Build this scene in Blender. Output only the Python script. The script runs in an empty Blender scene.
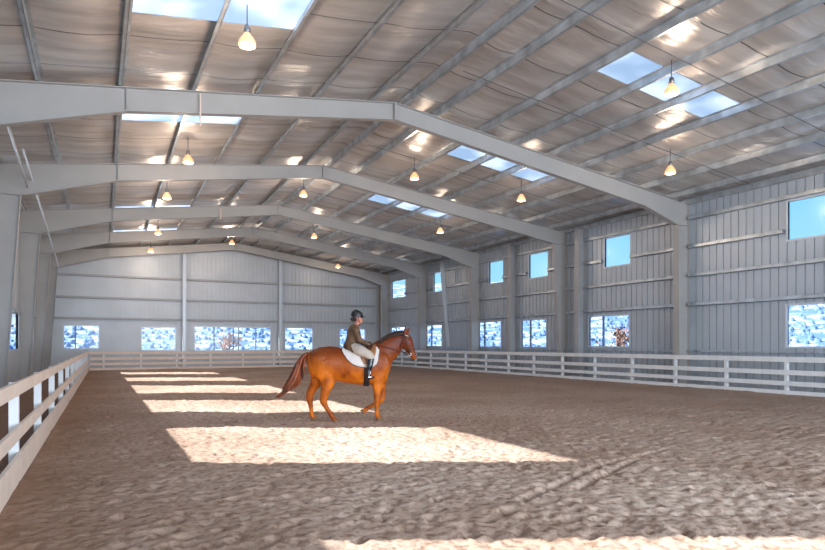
import bpy, bmesh, math, random
from mathutils import Vector, Matrix, noise
import numpy as np

R = math.radians
random.seed(7)
sc = bpy.context.scene
col = sc.collection

# ------------------------------------------------------------------ camera
F_PX, HOR, VPX = 610.0, 344.0, 97.0
YAW = math.atan((412.5 - VPX) / F_PX)
cam_d = bpy.data.cameras.new('camera')
cam = bpy.data.objects.new('camera', cam_d)
col.objects.link(cam)
cam.location = (0, 0, 1.68)
cam.rotation_euler = (R(90), 0, -YAW)
cam_d.sensor_fit = 'HORIZONTAL'
cam_d.sensor_width = 36
cam_d.lens = 36 * F_PX / 825
cam_d.shift_y = (HOR - 275) / 825
cam_d.clip_end = 2000
cam_d.clip_start = 0.05
sc.camera = cam

# ------------------------------------------------------------------ exposure
vs = sc.view_settings
vs.view_transform = 'Standard'
vs.look = 'None'
vs.gamma = 1
vs.exposure = 1.02
vs.use_curve_mapping = False
sc.cycles.max_bounces = 8
sc.cycles.diffuse_bounces = 6
sc.cycles.glossy_bounces = 4
sc.cycles.transparent_max_bounces = 16
sc.cycles.sample_clamp_indirect = 6
sc.cycles.caustics_reflective = False
sc.cycles.caustics_refractive = False

# ------------------------------------------------------------------ sky
w = bpy.data.worlds.new('sky')
sc.world = w
w.use_nodes = True
nt = w.node_tree
nt.nodes.clear()
wo = nt.nodes.new('ShaderNodeOutputWorld')
bg = nt.nodes.new('ShaderNodeBackground')
tc = nt.nodes.new('ShaderNodeTexCoord')
sx = nt.nodes.new('ShaderNodeSeparateXYZ')
cr = nt.nodes.new('ShaderNodeValToRGB')
cr.color_ramp.elements[0].position = 0.0
cr.color_ramp.elements[0].color = (0.42, 0.78, 0.95, 1)
cr.color_ramp.elements[1].position = 0.5
cr.color_ramp.elements[1].color = (0.16, 0.42, 0.85, 1)
e_ = cr.color_ramp.elements.new(0.22)
e_.color = (0.25, 0.62, 0.92, 1)
nt.links.new(tc.outputs['Generated'], sx.inputs[0])
nt.links.new(sx.outputs['Z'], cr.inputs[0])
nt.links.new(cr.outputs[0], bg.inputs[0])
bg.inputs[1].default_value = 0.62
nt.links.new(bg.outputs[0], wo.inputs[0])

# ------------------------------------------------------------------ sun and added area fill
def add_light(name, kind, loc, direction, energy, color, **kw):
    d = bpy.data.lights.new(name, kind)
    o = bpy.data.objects.new(name, d)
    col.objects.link(o)
    o.location = loc
    o.rotation_euler = Vector(direction).to_track_quat('-Z', 'Y').to_euler()
    d.energy = energy
    d.color = color
    for k, v in kw.items():
        setattr(d, k, v)
    return o

SUN = 6.6
FILL_W = 2500
LAMP_W = 62
add_light('sun', 'SUN', (-20, 30, 30), (1, -0.5, -0.75), SUN, (1.0, 0.975, 0.94), angle=R(0.5))
add_light('added_end_fill', 'AREA', (9, -8.6, 3.4), (0, 1, -0.05), FILL_W, (0.78, 0.89, 1.0),
          shape='RECTANGLE', size=20, size_y=6)  # fill light added behind the camera to brighten the interior

# ------------------------------------------------------------------ helpers
def tag(o, label=None, cat=None, group=None, kind=None):
    if label: o['label'] = label
    if cat: o['category'] = cat
    if group: o['group'] = group
    if kind: o['kind'] = kind
    return o

def empty(name, loc=(0, 0, 0), rz=0.0, parent=None):
    o = bpy.data.objects.new(name, None)
    col.objects.link(o)
    o.empty_display_size = 0.2
    o.location = loc
    o.rotation_euler = (0, 0, rz)
    if parent: o.parent = parent
    return o

class MB:
    def __init__(s): s.v = []; s.f = []; s.sm = []
    def hexa(s, p):                     # 8 points: bottom 0-3, top 4-7
        n = len(s.v); s.v += [tuple(q) for q in p]
        for f in ((0,3,2,1),(4,5,6,7),(0,1,5,4),(1,2,6,5),(2,3,7,6),(3,0,4,7)):
            s.f.append([n+i for i in f]); s.sm.append(False)
        return s
    def box(s, x0, x1, y0, y1, z0, z1):
        return s.hexa([(x0,y0,z0),(x1,y0,z0),(x1,y1,z0),(x0,y1,z0),(x0,y0,z1),(x1,y0,z1),(x1,y1,z1),(x0,y1,z1)])
    def bar(s, a, b, wid, hei, up=(0,0,1)):   # rectangular bar from a to b
        a = Vector(a); b = Vector(b); t = (b-a).normalized()
        side = t.cross(Vector(up)).normalized(); u = side.cross(t)
        sd = side*wid/2; uu = u*hei/2
        return s.hexa([a-sd-uu, a+sd-uu, b+sd-uu, b-sd-uu, a-sd+uu, a+sd+uu, b+sd+uu, b-sd+uu])
    def prism(s, poly, axis, c0, c1):   # polygon extruded along an axis
        def P(p, c): return (p[0], c, p[1]) if axis == 'y' else (c, p[0], p[1])
        n = len(s.v); k = len(poly)
        s.v += [P(p, c0) for p in poly] + [P(p, c1) for p in poly]
        s.f.append([n+i for i in range(k)][::-1]); s.f.append([n+k+i for i in range(k)])
        for i in range(k): s.f.append([n+i, n+(i+1)%k, n+k+(i+1)%k, n+k+i])
        s.sm += [False]*(k+2)
        return s
    def tube(s, pts, ra, rb=None, n=12, lat=None, cap=True):
        """loft of ellipses; ra sideways (along lat), rb the other way"""
        pts = [Vector(p) for p in pts]; m = len(pts)
        if not hasattr(ra, '__len__'): ra = [ra]*m
        if rb is None: rb = ra
        if not hasattr(rb, '__len__'): rb = [rb]*m
        base = len(s.v); prev = None
        for i, p in enumerate(pts):
            t = (pts[min(i+1, m-1)] - pts[max(i-1, 0)]).normalized()
            if lat is not None: L = Vector(lat)
            elif prev is not None: L = prev
            else: L = Vector((0,0,1)).cross(t) if abs(t.z) < .9 else Vector((0,1,0))
            L = (L - t*L.dot(t)).normalized(); prev = L; N = t.cross(L)
            for k in range(n):
                a = 2*math.pi*k/n
                s.v.append(tuple(p + L*math.cos(a)*ra[i] + N*math.sin(a)*rb[i]))
        for i in range(m-1):
            for k in range(n):
                a = base+i*n+k; b = base+i*n+(k+1)%n
                s.f.append([a, b, b+n, a+n]); s.sm.append(True)
        if cap:
            s.f.append([base+k for k in range(n)][::-1]); s.sm.append(False)
            s.f.append([base+(m-1)*n+k for k in range(n)]); s.sm.append(False)
        return s
    def sphere(s, c, r, nu=14, nv=8):
        r = r if hasattr(r, '__len__') else (r, r, r)
        pts = [(c[0], c[1], c[2] - r[2]*math.cos(math.pi*i/nv)) for i in range(nv+1)]
        return s.tube(pts, [max(1e-4, r[0]*math.sin(math.pi*i/nv)) for i in range(nv+1)],
                      [max(1e-4, r[1]*math.sin(math.pi*i/nv)) for i in range(nv+1)], nu, lat=(1,0,0))
    def lathe(s, prof, c, n=20):
        pts = [(c[0], c[1], c[2]+z) for r, z in prof]
        base = len(s.v)
        for (r, z) in prof:
            for k in range(n):
                a = 2*math.pi*k/n
                s.v.append((c[0]+r*math.cos(a), c[1]+r*math.sin(a), c[2]+z))
        for i in range(len(prof)-1):
            for k in range(n):
                a = base+i*n+k; b = base+i*n+(k+1)%n
                s.f.append([a, b, b+n, a+n]); s.sm.append(True)
        return s
    def mesh(s, name, smooth=None):
        me = bpy.data.meshes.new(name)
        me.from_pydata(s.v, [], s.f)
        sm = s.sm if smooth is None else [smooth]*len(s.f)
        me.polygons.foreach_set('use_smooth', sm)
        me.update()
        bm = bmesh.new(); bm.from_mesh(me); bmesh.ops.recalc_face_normals(bm, faces=bm.faces); bm.to_mesh(me); bm.free()
        return me
    def build(s, name, mat, parent=None, smooth=None):
        me = s.mesh(name, smooth)
        o = bpy.data.objects.new(name, me)
        col.objects.link(o)
        if mat: me.materials.append(mat)
        if parent: o.parent = parent
        return o

def remesh(mb, voxel, smooth_it=3, factor=0.5):
    """merge overlapping lofts into one continuous skin"""
    o = mb.build('skin', None)
    m = o.modifiers.new('r', 'REMESH'); m.mode = 'VOXEL'; m.voxel_size = voxel; m.use_smooth_shade = True
    if smooth_it:
        k = o.modifiers.new('s', 'SMOOTH'); k.iterations = smooth_it; k.factor = factor
    dg = bpy.context.evaluated_depsgraph_get()
    me = bpy.data.meshes.new_from_object(o.evaluated_get(dg))
    old = o.data
    bpy.data.objects.remove(o); bpy.data.meshes.remove(old)
    me.polygons.foreach_set('use_smooth', [True]*len(me.polygons))
    me.materials.clear()
    return me

def link_mesh(name, me, mat, parent=None):
    o = bpy.data.objects.new(name, me); col.objects.link(o)
    me.materials.append(mat)
    if parent: o.parent = parent
    return o

# ------------------------------------------------------------------ materials
def mat(name, color, rough=0.5, metal=0.0, noise_amt=0.0, nscale=6.0, bump=0.0, bscale=30.0, stretch=None,
        emit=None, estr=0.0, color2=None, coat=0.0):
    m = bpy.data.materials.new(name); m.use_nodes = True
    t = m.node_tree; b = t.nodes['Principled BSDF']
    b.inputs['Base Color'].default_value = (*color, 1)
    b.inputs['Roughness'].default_value = rough
    b.inputs['Metallic'].default_value = metal
    if coat: b.inputs['Coat Weight'].default_value = coat
    tcn = t.nodes.new('ShaderNodeTexCoord'); mp = t.nodes.new('ShaderNodeMapping')
    t.links.new(tcn.outputs['Object'], mp.inputs[0])
    if stretch: mp.inputs['Scale'].default_value = stretch
    if noise_amt or color2:
        n = t.nodes.new('ShaderNodeTexNoise'); n.inputs['Scale'].default_value = nscale; n.inputs['Detail'].default_value = 5
        t.links.new(mp.outputs[0], n.inputs['Vector'])
        r = t.nodes.new('ShaderNodeValToRGB')
        c2 = color2 or tuple(min(1, c*(1+noise_amt)) for c in color)
        c1 = color if color2 else tuple(c*(1-noise_amt) for c in color)
        r.color_ramp.elements[0].position = 0.35; r.color_ramp.elements[1].position = 0.65
        r.color_ramp.elements[0].color = (*c1, 1); r.color_ramp.elements[1].color = (*c2, 1)
        t.links.new(n.outputs[0], r.inputs[0]); t.links.new(r.outputs[0], b.inputs['Base Color'])
    if bump:
        n2 = t.nodes.new('ShaderNodeTexNoise'); n2.inputs['Scale'].default_value = bscale; n2.inputs['Detail'].default_value = 4
        t.links.new(mp.outputs[0], n2.inputs['Vector'])
        bp = t.nodes.new('ShaderNodeBump'); bp.inputs['Strength'].default_value = bump; bp.inputs['Distance'].default_value = 0.02
        t.links.new(n2.outputs[0], bp.inputs['Height']); t.links.new(bp.outputs[0], b.inputs['Normal'])
    if emit:
        b.inputs['Emission Color'].default_value = (*emit, 1); b.inputs['Emission Strength'].default_value = estr
    return m

M = {}
M['wall'] = mat('ribbed_wall_steel', (0.47, 0.52, 0.57), 0.38, 0.25, 0.05, 0.7, 0.05, 8)
M['wall_end'] = mat('end_wall_steel', (0.54, 0.57, 0.60), 0.42, 0.15, 0.05, 0.7)
M['frame'] = mat('grey_primed_steel', (0.41, 0.395, 0.38), 0.5, 0.0, 0.04, 1.2)
M['post'] = mat('grey_post_steel', (0.40, 0.40, 0.40), 0.45, 0.1, 0.05, 2)
M['galv'] = mat('galvanised_steel', (0.48, 0.52, 0.55), 0.3, 0.75, 0.18, 3, 0.05, 20)
M['galv_dark'] = mat('purlin_steel', (0.50, 0.54, 0.57), 0.3, 0.6, 0.2, 2.5, 0.05, 20)
M['white'] = mat('white_rail_paint', (0.84, 0.85, 0.86), 0.5, 0, 0.04, 4, 0.1, 25)
M['rail_warm'] = mat('bounce_tinted_cream_rail', (0.87, 0.71, 0.59), 0.55, 0, 0.05, 3, 0.1, 25)  # warm bounced light on the fence rails is mixed into this cream
M['trim'] = mat('window_frame_white', (0.62, 0.66, 0.70), 0.35, 0.2)
M['mull'] = mat('window_mullion_grey', (0.16, 0.19, 0.24), 0.4, 0.2)
M['black'] = mat('black_plastic', (0.02, 0.02, 0.022), 0.45)
M['cord'] = mat('grey_cord', (0.14, 0.14, 0.15), 0.6)
M['cap'] = mat('lamp_cap_metal', (0.25, 0.25, 0.25), 0.35, 0.8)
M['shade'] = mat('glowing_lamp_glass', (0.9, 0.6, 0.35), 0.3, emit=(1.0, 0.36, 0.12), estr=0.55)
M['bulb'] = mat('lit_bulb', (1, 0.9, 0.7), 0.3, emit=(1.0, 0.66, 0.36), estr=2.2)
M['coat'] = mat('olive_brown_jacket', (0.13, 0.072, 0.035), 0.75, 0, 0.3, 9, 0.3, 60)
M['breech'] = mat('beige_breeches', (0.52, 0.44, 0.37), 0.75, 0, 0.08, 14, 0.2, 50)
M['boot'] = mat('black_boot_leather', (0.008, 0.010, 0.016), 0.2)
M['skin'] = mat('skin', (0.55, 0.22, 0.15), 0.5)
M['lip'] = mat('lips', (0.38, 0.10, 0.09), 0.5)
M['hair'] = mat('dark_hair', (0.025, 0.015, 0.01), 0.5, bump=0.5, bscale=80)
M['helmet'] = mat('black_helmet_velvet', (0.008, 0.008, 0.01), 0.42)
M['glove'] = mat('dark_glove', (0.012, 0.012, 0.014), 0.6)
M['pad'] = mat('white_quilted_pad', (0.72, 0.66, 0.62), 0.8, 0, 0.05, 10, 0.5, 70)
M['padedge'] = mat('dark_pad_binding', (0.08, 0.05, 0.04), 0.7)
M['leather'] = mat('dark_brown_leather', (0.055, 0.022, 0.010), 0.4, 0, 0.25, 12)
M['tan'] = mat('tan_leather_flap', (0.30, 0.12, 0.045), 0.42, 0, 0.15, 12)
M['steel'] = mat('polished_steel', (0.75, 0.75, 0.78), 0.18, 0.95)
M['hoof'] = mat('horn_hoof', (0.24, 0.13, 0.06), 0.5, 0, 0.2, 20)
M['tail'] = mat('dark_tail_hair', (0.030, 0.007, 0.003), 0.45, 0, color2=(0.34, 0.07, 0.01), nscale=2.4, stretch=(6, 6, 1.2))
M['mane'] = mat('dark_mane_hair', (0.012, 0.005, 0.004), 0.55, 0, color2=(0.035, 0.010, 0.006), nscale=9)
M['eye'] = mat('dark_eye', (0.006, 0.004, 0.003), 0.08)
M['nostril'] = mat('nostril_skin', (0.02, 0.008, 0.005), 0.6)
M['concrete'] = mat('grey_concrete', (0.34, 0.33, 0.32), 0.85, 0, 0.12, 3, 0.2, 30)

def sand_material():
    m = bpy.data.materials.new('churned_arena_sand'); m.use_nodes = True
    t = m.node_tree; b = t.nodes['Principled BSDF']; b.inputs['Roughness'].default_value = 0.95
    b.inputs['Specular IOR Level'].default_value = 0.15
    tcn = t.nodes.new('ShaderNodeTexCoord')
    n1 = t.nodes.new('ShaderNodeTexNoise'); n1.inputs['Scale'].default_value = 0.35; n1.inputs['Detail'].default_value = 3
    n2 = t.nodes.new('ShaderNodeTexNoise'); n2.inputs['Scale'].default_value = 11; n2.inputs['Detail'].default_value = 7
    n3 = t.nodes.new('ShaderNodeTexNoise'); n3.inputs['Scale'].default_value = 45; n3.inputs['Detail'].default_value = 5
    for n in (n1, n2, n3): t.links.new(tcn.outputs['Object'], n.inputs['Vector'])
    r1 = t.nodes.new('ShaderNodeValToRGB')
    r1.color_ramp.elements[0].position = 0.38; r1.color_ramp.elements[1].position = 0.62
    r1.color_ramp.elements[0].color = (0.50, 0.355, 0.275, 1); r1.color_ramp.elements[1].color = (0.64, 0.49, 0.40, 1)
    t.links.new(n1.outputs[0], r1.inputs[0])
    r2 = t.nodes.new('ShaderNodeValToRGB')
    r2.color_ramp.elements[0].position = 0.36; r2.color_ramp.elements[1].position = 0.52
    r2.color_ramp.elements[0].color = (0.42, 0.33, 0.27, 1); r2.color_ramp.elements[1].color = (1, 1, 1, 1)
    t.links.new(n2.outputs[0], r2.inputs[0])
    mx = t.nodes.new('ShaderNodeMix'); mx.data_type = 'RGBA'; mx.blend_type = 'MULTIPLY'; mx.inputs[0].default_value = 0.75
    t.links.new(r1.outputs[0], mx.inputs['A']); t.links.new(r2.outputs[0], mx.inputs['B'])
    # damp, reddish dirt pushed up along the fences
    sp = t.nodes.new('ShaderNodeSeparateXYZ'); t.links.new(tcn.outputs['Object'], sp.inputs[0])
    mr = t.nodes.new('ShaderNodeMapRange'); mr.inputs['From Min'].default_value = -0.9; mr.inputs['From Max'].default_value = 2.2
    mr.inputs['To Min'].default_value = 1.0; mr.inputs['To Max'].default_value = 0.0
    ad = t.nodes.new('ShaderNodeMath'); ad.operation = 'MULTIPLY_ADD'; ad.inputs[1].default_value = 1.6
    n4 = t.nodes.new('ShaderNodeTexNoise'); n4.inputs['Scale'].default_value = 1.3; t.links.new(tcn.outputs['Object'], n4.inputs['Vector'])
    t.links.new(n4.outputs[0], ad.inputs[0])
    sb = t.nodes.new('ShaderNodeMath'); sb.operation = 'SUBTRACT'; sb.inputs[1].default_value = 0.8
    t.links.new(ad.outputs[0], sb.inputs[0]); t.links.new(sp.outputs['X'], ad.inputs[2])
    t.links.new(sb.outputs[0], mr.inputs['Value'])
    m2 = t.nodes.new('ShaderNodeMix'); m2.data_type = 'RGBA'; m2.inputs['B'].default_value = (0.24, 0.14, 0.09, 1)
    sc_ = t.nodes.new('ShaderNodeMath'); sc_.operation = 'MULTIPLY'; sc_.inputs[1].default_value = 0.85
    t.links.new(mr.outputs[0], sc_.inputs[0]); t.links.new(sc_.outputs[0], m2.inputs['Factor'])
    t.links.new(mx.outputs['Result'], m2.inputs['A'])
    # redder, less raked sand on the right-hand far side
    mr2 = t.nodes.new('ShaderNodeMapRange'); mr2.inputs['From Min'].default_value = 5; mr2.inputs['From Max'].default_value = 14
    t.links.new(sp.outputs['X'], mr2.inputs['Value'])
    s3 = t.nodes.new('ShaderNodeMath'); s3.operation = 'MULTIPLY'; s3.inputs[1].default_value = 0.6
    t.links.new(mr2.outputs[0], s3.inputs[0])
    m3 = t.nodes.new('ShaderNodeMix'); m3.data_type = 'RGBA'; m3.inputs['B'].default_value = (0.33, 0.235, 0.19, 1)
    t.links.new(s3.outputs[0], m3.inputs['Factor']); t.links.new(m2.outputs['Result'], m3.inputs['A'])
    t.links.new(m3.outputs['Result'], b.inputs['Base Color'])
    b1 = t.nodes.new('ShaderNodeBump'); b1.inputs['Strength'].default_value = 0.5; b1.inputs['Distance'].default_value = 0.045
    t.links.new(n2.outputs[0], b1.inputs['Height'])
    b2 = t.nodes.new('ShaderNodeBump'); b2.inputs['Strength'].default_value = 0.6; b2.inputs['Distance'].default_value = 0.012
    t.links.new(n3.outputs[0], b2.inputs['Height']); t.links.new(b1.outputs[0], b2.inputs['Normal'])
    t.links.new(b2.outputs[0], b.inputs['Normal'])
    return m
M['sand'] = sand_material()

def ceiling_material():
    m = mat('silver_vinyl_insulation', (0.60, 0.535, 0.48), 0.33, 0.5)
    t = m.node_tree; b = t.nodes['Principled BSDF']
    tcn = t.nodes.new('ShaderNodeTexCoord'); mp = t.nodes.new('ShaderNodeMapping'); mp.inputs['Scale'].default_value = (0.55, 3.2, 0.55)
    t.links.new(tcn.outputs['Object'], mp.inputs[0])
    n = t.nodes.new('ShaderNodeTexNoise'); n.inputs['Scale'].default_value = 1.6; n.inputs['Detail'].default_value = 5; n.inputs['Distortion'].default_value = 0.5
    t.links.new(mp.outputs[0], n.inputs['Vector'])
    bp = t.nodes.new('ShaderNodeBump'); bp.inputs['Strength'].default_value = 0.45; bp.inputs['Distance'].default_value = 0.09
    t.links.new(n.outputs[0], bp.inputs['Height']); t.links.new(bp.outputs[0], b.inputs['Normal'])
    # lapped seams of the insulation blanket, every 1.83 m
    sp = t.nodes.new('ShaderNodeSeparateXYZ'); t.links.new(tcn.outputs['Object'], sp.inputs[0])
    nn = t.nodes.new('ShaderNodeTexNoise'); nn.inputs['Scale'].default_value = 0.6; t.links.new(tcn.outputs['Object'], nn.inputs['Vector'])
    ma = t.nodes.new('ShaderNodeMath'); ma.operation = 'MULTIPLY_ADD'; ma.inputs[1].default_value = 0.25
    t.links.new(nn.outputs[0], ma.inputs[0]); t.links.new(sp.outputs['Y'], ma.inputs[2])
    md = t.nodes.new('ShaderNodeMath'); md.operation = 'MODULO'; md.inputs[1].default_value = 1.83; t.links.new(ma.outputs[0], md.inputs[0])
    lt = t.nodes.new('ShaderNodeMath'); lt.operation = 'LESS_THAN'; lt.inputs[1].default_value = 0.035; t.links.new(md.outputs[0], lt.inputs[0])
    mx = t.nodes.new('ShaderNodeMix'); mx.data_type = 'RGBA'
    mx.inputs['B'].default_value = (0.14, 0.13, 0.125, 1)
    t.links.new(lt.outputs[0], mx.inputs['Factor'])
    n3 = t.nodes.new('ShaderNodeTexNoise'); n3.inputs['Scale'].default_value = 0.8; n3.inputs['Detail'].default_value = 3; t.links.new(mp.outputs[0], n3.inputs['Vector'])
    r = t.nodes.new('ShaderNodeValToRGB')
    r.color_ramp.elements[0].position = 0.3; r.color_ramp.elements[1].position = 0.7
    r.color_ramp.elements[0].color = (0.52, 0.475, 0.44, 1); r.color_ramp.elements[1].color = (0.76, 0.71, 0.67, 1)
    t.links.new(n3.outputs[0], r.inputs[0]); t.links.new(r.outputs[0], mx.inputs['A'])
    t.links.new(mx.outputs['Result'], b.inputs['Base Color'])
    return m
M['ceil'] = ceiling_material()

def glass_material():
    m = bpy.data.materials.new('thin_window_glass'); m.use_nodes = True
    t = m.node_tree; t.nodes.clear()
    o = t.nodes.new('ShaderNodeOutputMaterial'); mx = t.nodes.new('ShaderNodeMixShader')
    a = t.nodes.new('ShaderNodeBsdfTransparent'); a.inputs[0].default_value = (0.94, 0.97, 0.98, 1)
    g = t.nodes.new('ShaderNodeBsdfGlossy'); g.inputs['Roughness'].default_value = 0.2
    mx.inputs[0].default_value = 0.035
    t.links.new(a.outputs[0], mx.inputs[1]); t.links.new(g.outputs[0], mx.inputs[2]); t.links.new(mx.outputs[0], o.inputs[0])
    return m
M['glass'] = glass_material()

def snow_material():
    m = bpy.data.materials.new('snow_and_sagebrush'); m.use_nodes = True
    t = m.node_tree; b = t.nodes['Principled BSDF']; b.inputs['Roughness'].default_value = 0.9
    tcn = t.nodes.new('ShaderNodeTexCoord')
    n = t.nodes.new('ShaderNodeTexNoise'); n.inputs['Scale'].default_value = 0.35; n.inputs['Detail'].default_value = 9; n.inputs['Roughness'].default_value = 0.75
    t.links.new(tcn.outputs['Object'], n.inputs['Vector'])
    r = t.nodes.new('ShaderNodeValToRGB')
    r.color_ramp.elements[0].position = 0.49; r.color_ramp.elements[1].position = 0.58
    r.color_ramp.elements[0].color = (0.12, 0.22, 0.42, 1); r.color_ramp.elements[1].color = (0.80, 0.85, 0.92, 1)
    t.links.new(n.outputs[0], r.inputs[0]); t.links.new(r.outputs[0], b.inputs['Base Color'])
    return m
M['snow'] = snow_material()
M['snow_flat'] = mat('trodden_snow', (0.62, 0.66, 0.72), 0.9, 0, 0.1, 0.4, 0.3, 3)
M['brush'] = mat('blue_grey_sagebrush', (0.16, 0.25, 0.42), 0.9, 0, 0.3, 2)
M['leaf_y'] = mat('yellow_autumn_leaves', (0.75, 0.45, 0.05), 0.7, 0, 0.3, 3)
M['bark'] = mat('brown_bark', (0.10, 0.07, 0.05), 0.9, 0, 0.3, 8)
M['rust'] = mat('reddish_bare_twigs', (0.35, 0.17, 0.11), 0.9, 0, 0.3, 3)

def skylight_material():
    m = bpy.data.materials.new('frosted_skylight_sheet'); m.use_nodes = True
    t = m.node_tree; t.nodes.clear()
    o = t.nodes.new('ShaderNodeOutputMaterial')
    tr = t.nodes.new('ShaderNodeBsdfTranslucent')
    tcn = t.nodes.new('ShaderNodeTexCoord'); nz = t.nodes.new('ShaderNodeTexNoise'); nz.inputs['Scale'].default_value = 0.7; nz.inputs['Detail'].default_value = 2
    rp = t.nodes.new('ShaderNodeValToRGB'); rp.color_ramp.elements[0].position = 0.4; rp.color_ramp.elements[1].position = 0.62
    rp.color_ramp.elements[0].color = (0.48, 0.55, 0.62, 1); rp.color_ramp.elements[1].color = (0.72, 0.75, 0.80, 1)
    t.links.new(tcn.outputs['Object'], nz.inputs['Vector']); t.links.new(nz.outputs[0], rp.inputs[0]); t.links.new(rp.outputs[0], tr.inputs[0])
    df = t.nodes.new('ShaderNodeBsdfGlossy'); df.inputs['Roughness'].default_value = 0.25; df.inputs[0].default_value = (0.8, 0.85, 0.9, 1)
    mx = t.nodes.new('ShaderNodeMixShader'); mx.inputs[0].default_value = 0.12
    t.links.new(tr.outputs[0], mx.inputs[1]); t.links.new(df.outputs[0], mx.inputs[2]); t.links.new(mx.outputs[0], o.inputs[0])
    return m
M['skylight'] = skylight_material()

def horse_material():
    m = mat('chestnut_coat', (0.40, 0.12, 0.022), 0.45)
    t = m.node_tree; b = t.nodes['Principled BSDF']; b.inputs['Specular IOR Level'].default_value = 0.25
    tcn = t.nodes.new('ShaderNodeTexCoord'); sp = t.nodes.new('ShaderNodeSeparateXYZ'); t.links.new(tcn.outputs['Object'], sp.inputs[0])
    n = t.nodes.new('ShaderNodeTexNoise'); n.inputs['Scale'].default_value = 2.6; n.inputs['Detail'].default_value = 4; t.links.new(tcn.outputs['Object'], n.inputs['Vector'])
    r = t.nodes.new('ShaderNodeValToRGB')
    r.color_ramp.elements[0].position = 0.32; r.color_ramp.elements[1].position = 0.66
    r.color_ramp.elements[0].color = (0.20, 0.026, 0.003, 1); r.color_ramp.elements[1].color = (0.80, 0.205, 0.010, 1)
    t.links.new(n.outputs[0], r.inputs[0])
    # base colour darkens to brown over the topline and neck
    mr = t.nodes.new('ShaderNodeMapRange'); mr.inputs['From Min'].default_value = 1.25; mr.inputs['From Max'].default_value = 1.75
    ad = t.nodes.new('ShaderNodeMath'); ad.operation = 'MULTIPLY_ADD'; ad.inputs[1].default_value = 0.5
    t.links.new(n.outputs[0], ad.inputs[0]); t.links.new(sp.outputs['Z'], ad.inputs[2]); t.links.new(ad.outputs[0], mr.inputs['Value'])
    mx = t.nodes.new('ShaderNodeMix'); mx.data_type = 'RGBA'; mx.inputs['B'].default_value = (0.12, 0.018, 0.004, 1)
    s_ = t.nodes.new('ShaderNodeMath'); s_.operation = 'MULTIPLY'; s_.inputs[1].default_value = 0.88
    t.links.new(mr.outputs[0], s_.inputs[0]); t.links.new(s_.outputs[0], mx.inputs['Factor']); t.links.new(r.outputs[0], mx.inputs['A'])
    t.links.new(mx.outputs['Result'], b.inputs['Base Color'])
    return m
M['horse'] = horse_material()

# ------------------------------------------------------------------ building geometry
XL, XR, YB, YF = -3.1, 21.5, 47.2, -9.0
RIDGE_Z = 9.12
def ridge_x(y): return 8.15 + 0.03*max(0, y-17)
def top(x, y):                          # top of the rafters = underside of the purlins
    r = ridge_x(y)
    if x < r: return RIDGE_Z - (RIDGE_Z-7.66)*(r-x)/(r-XL)
    return RIDGE_Z - (RIDGE_Z-7.40)*(x-r)/(XR-r)
PD = 0.20                               # purlin depth
def shell(x, y): return top(x, y) + PD + 0.02

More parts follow.
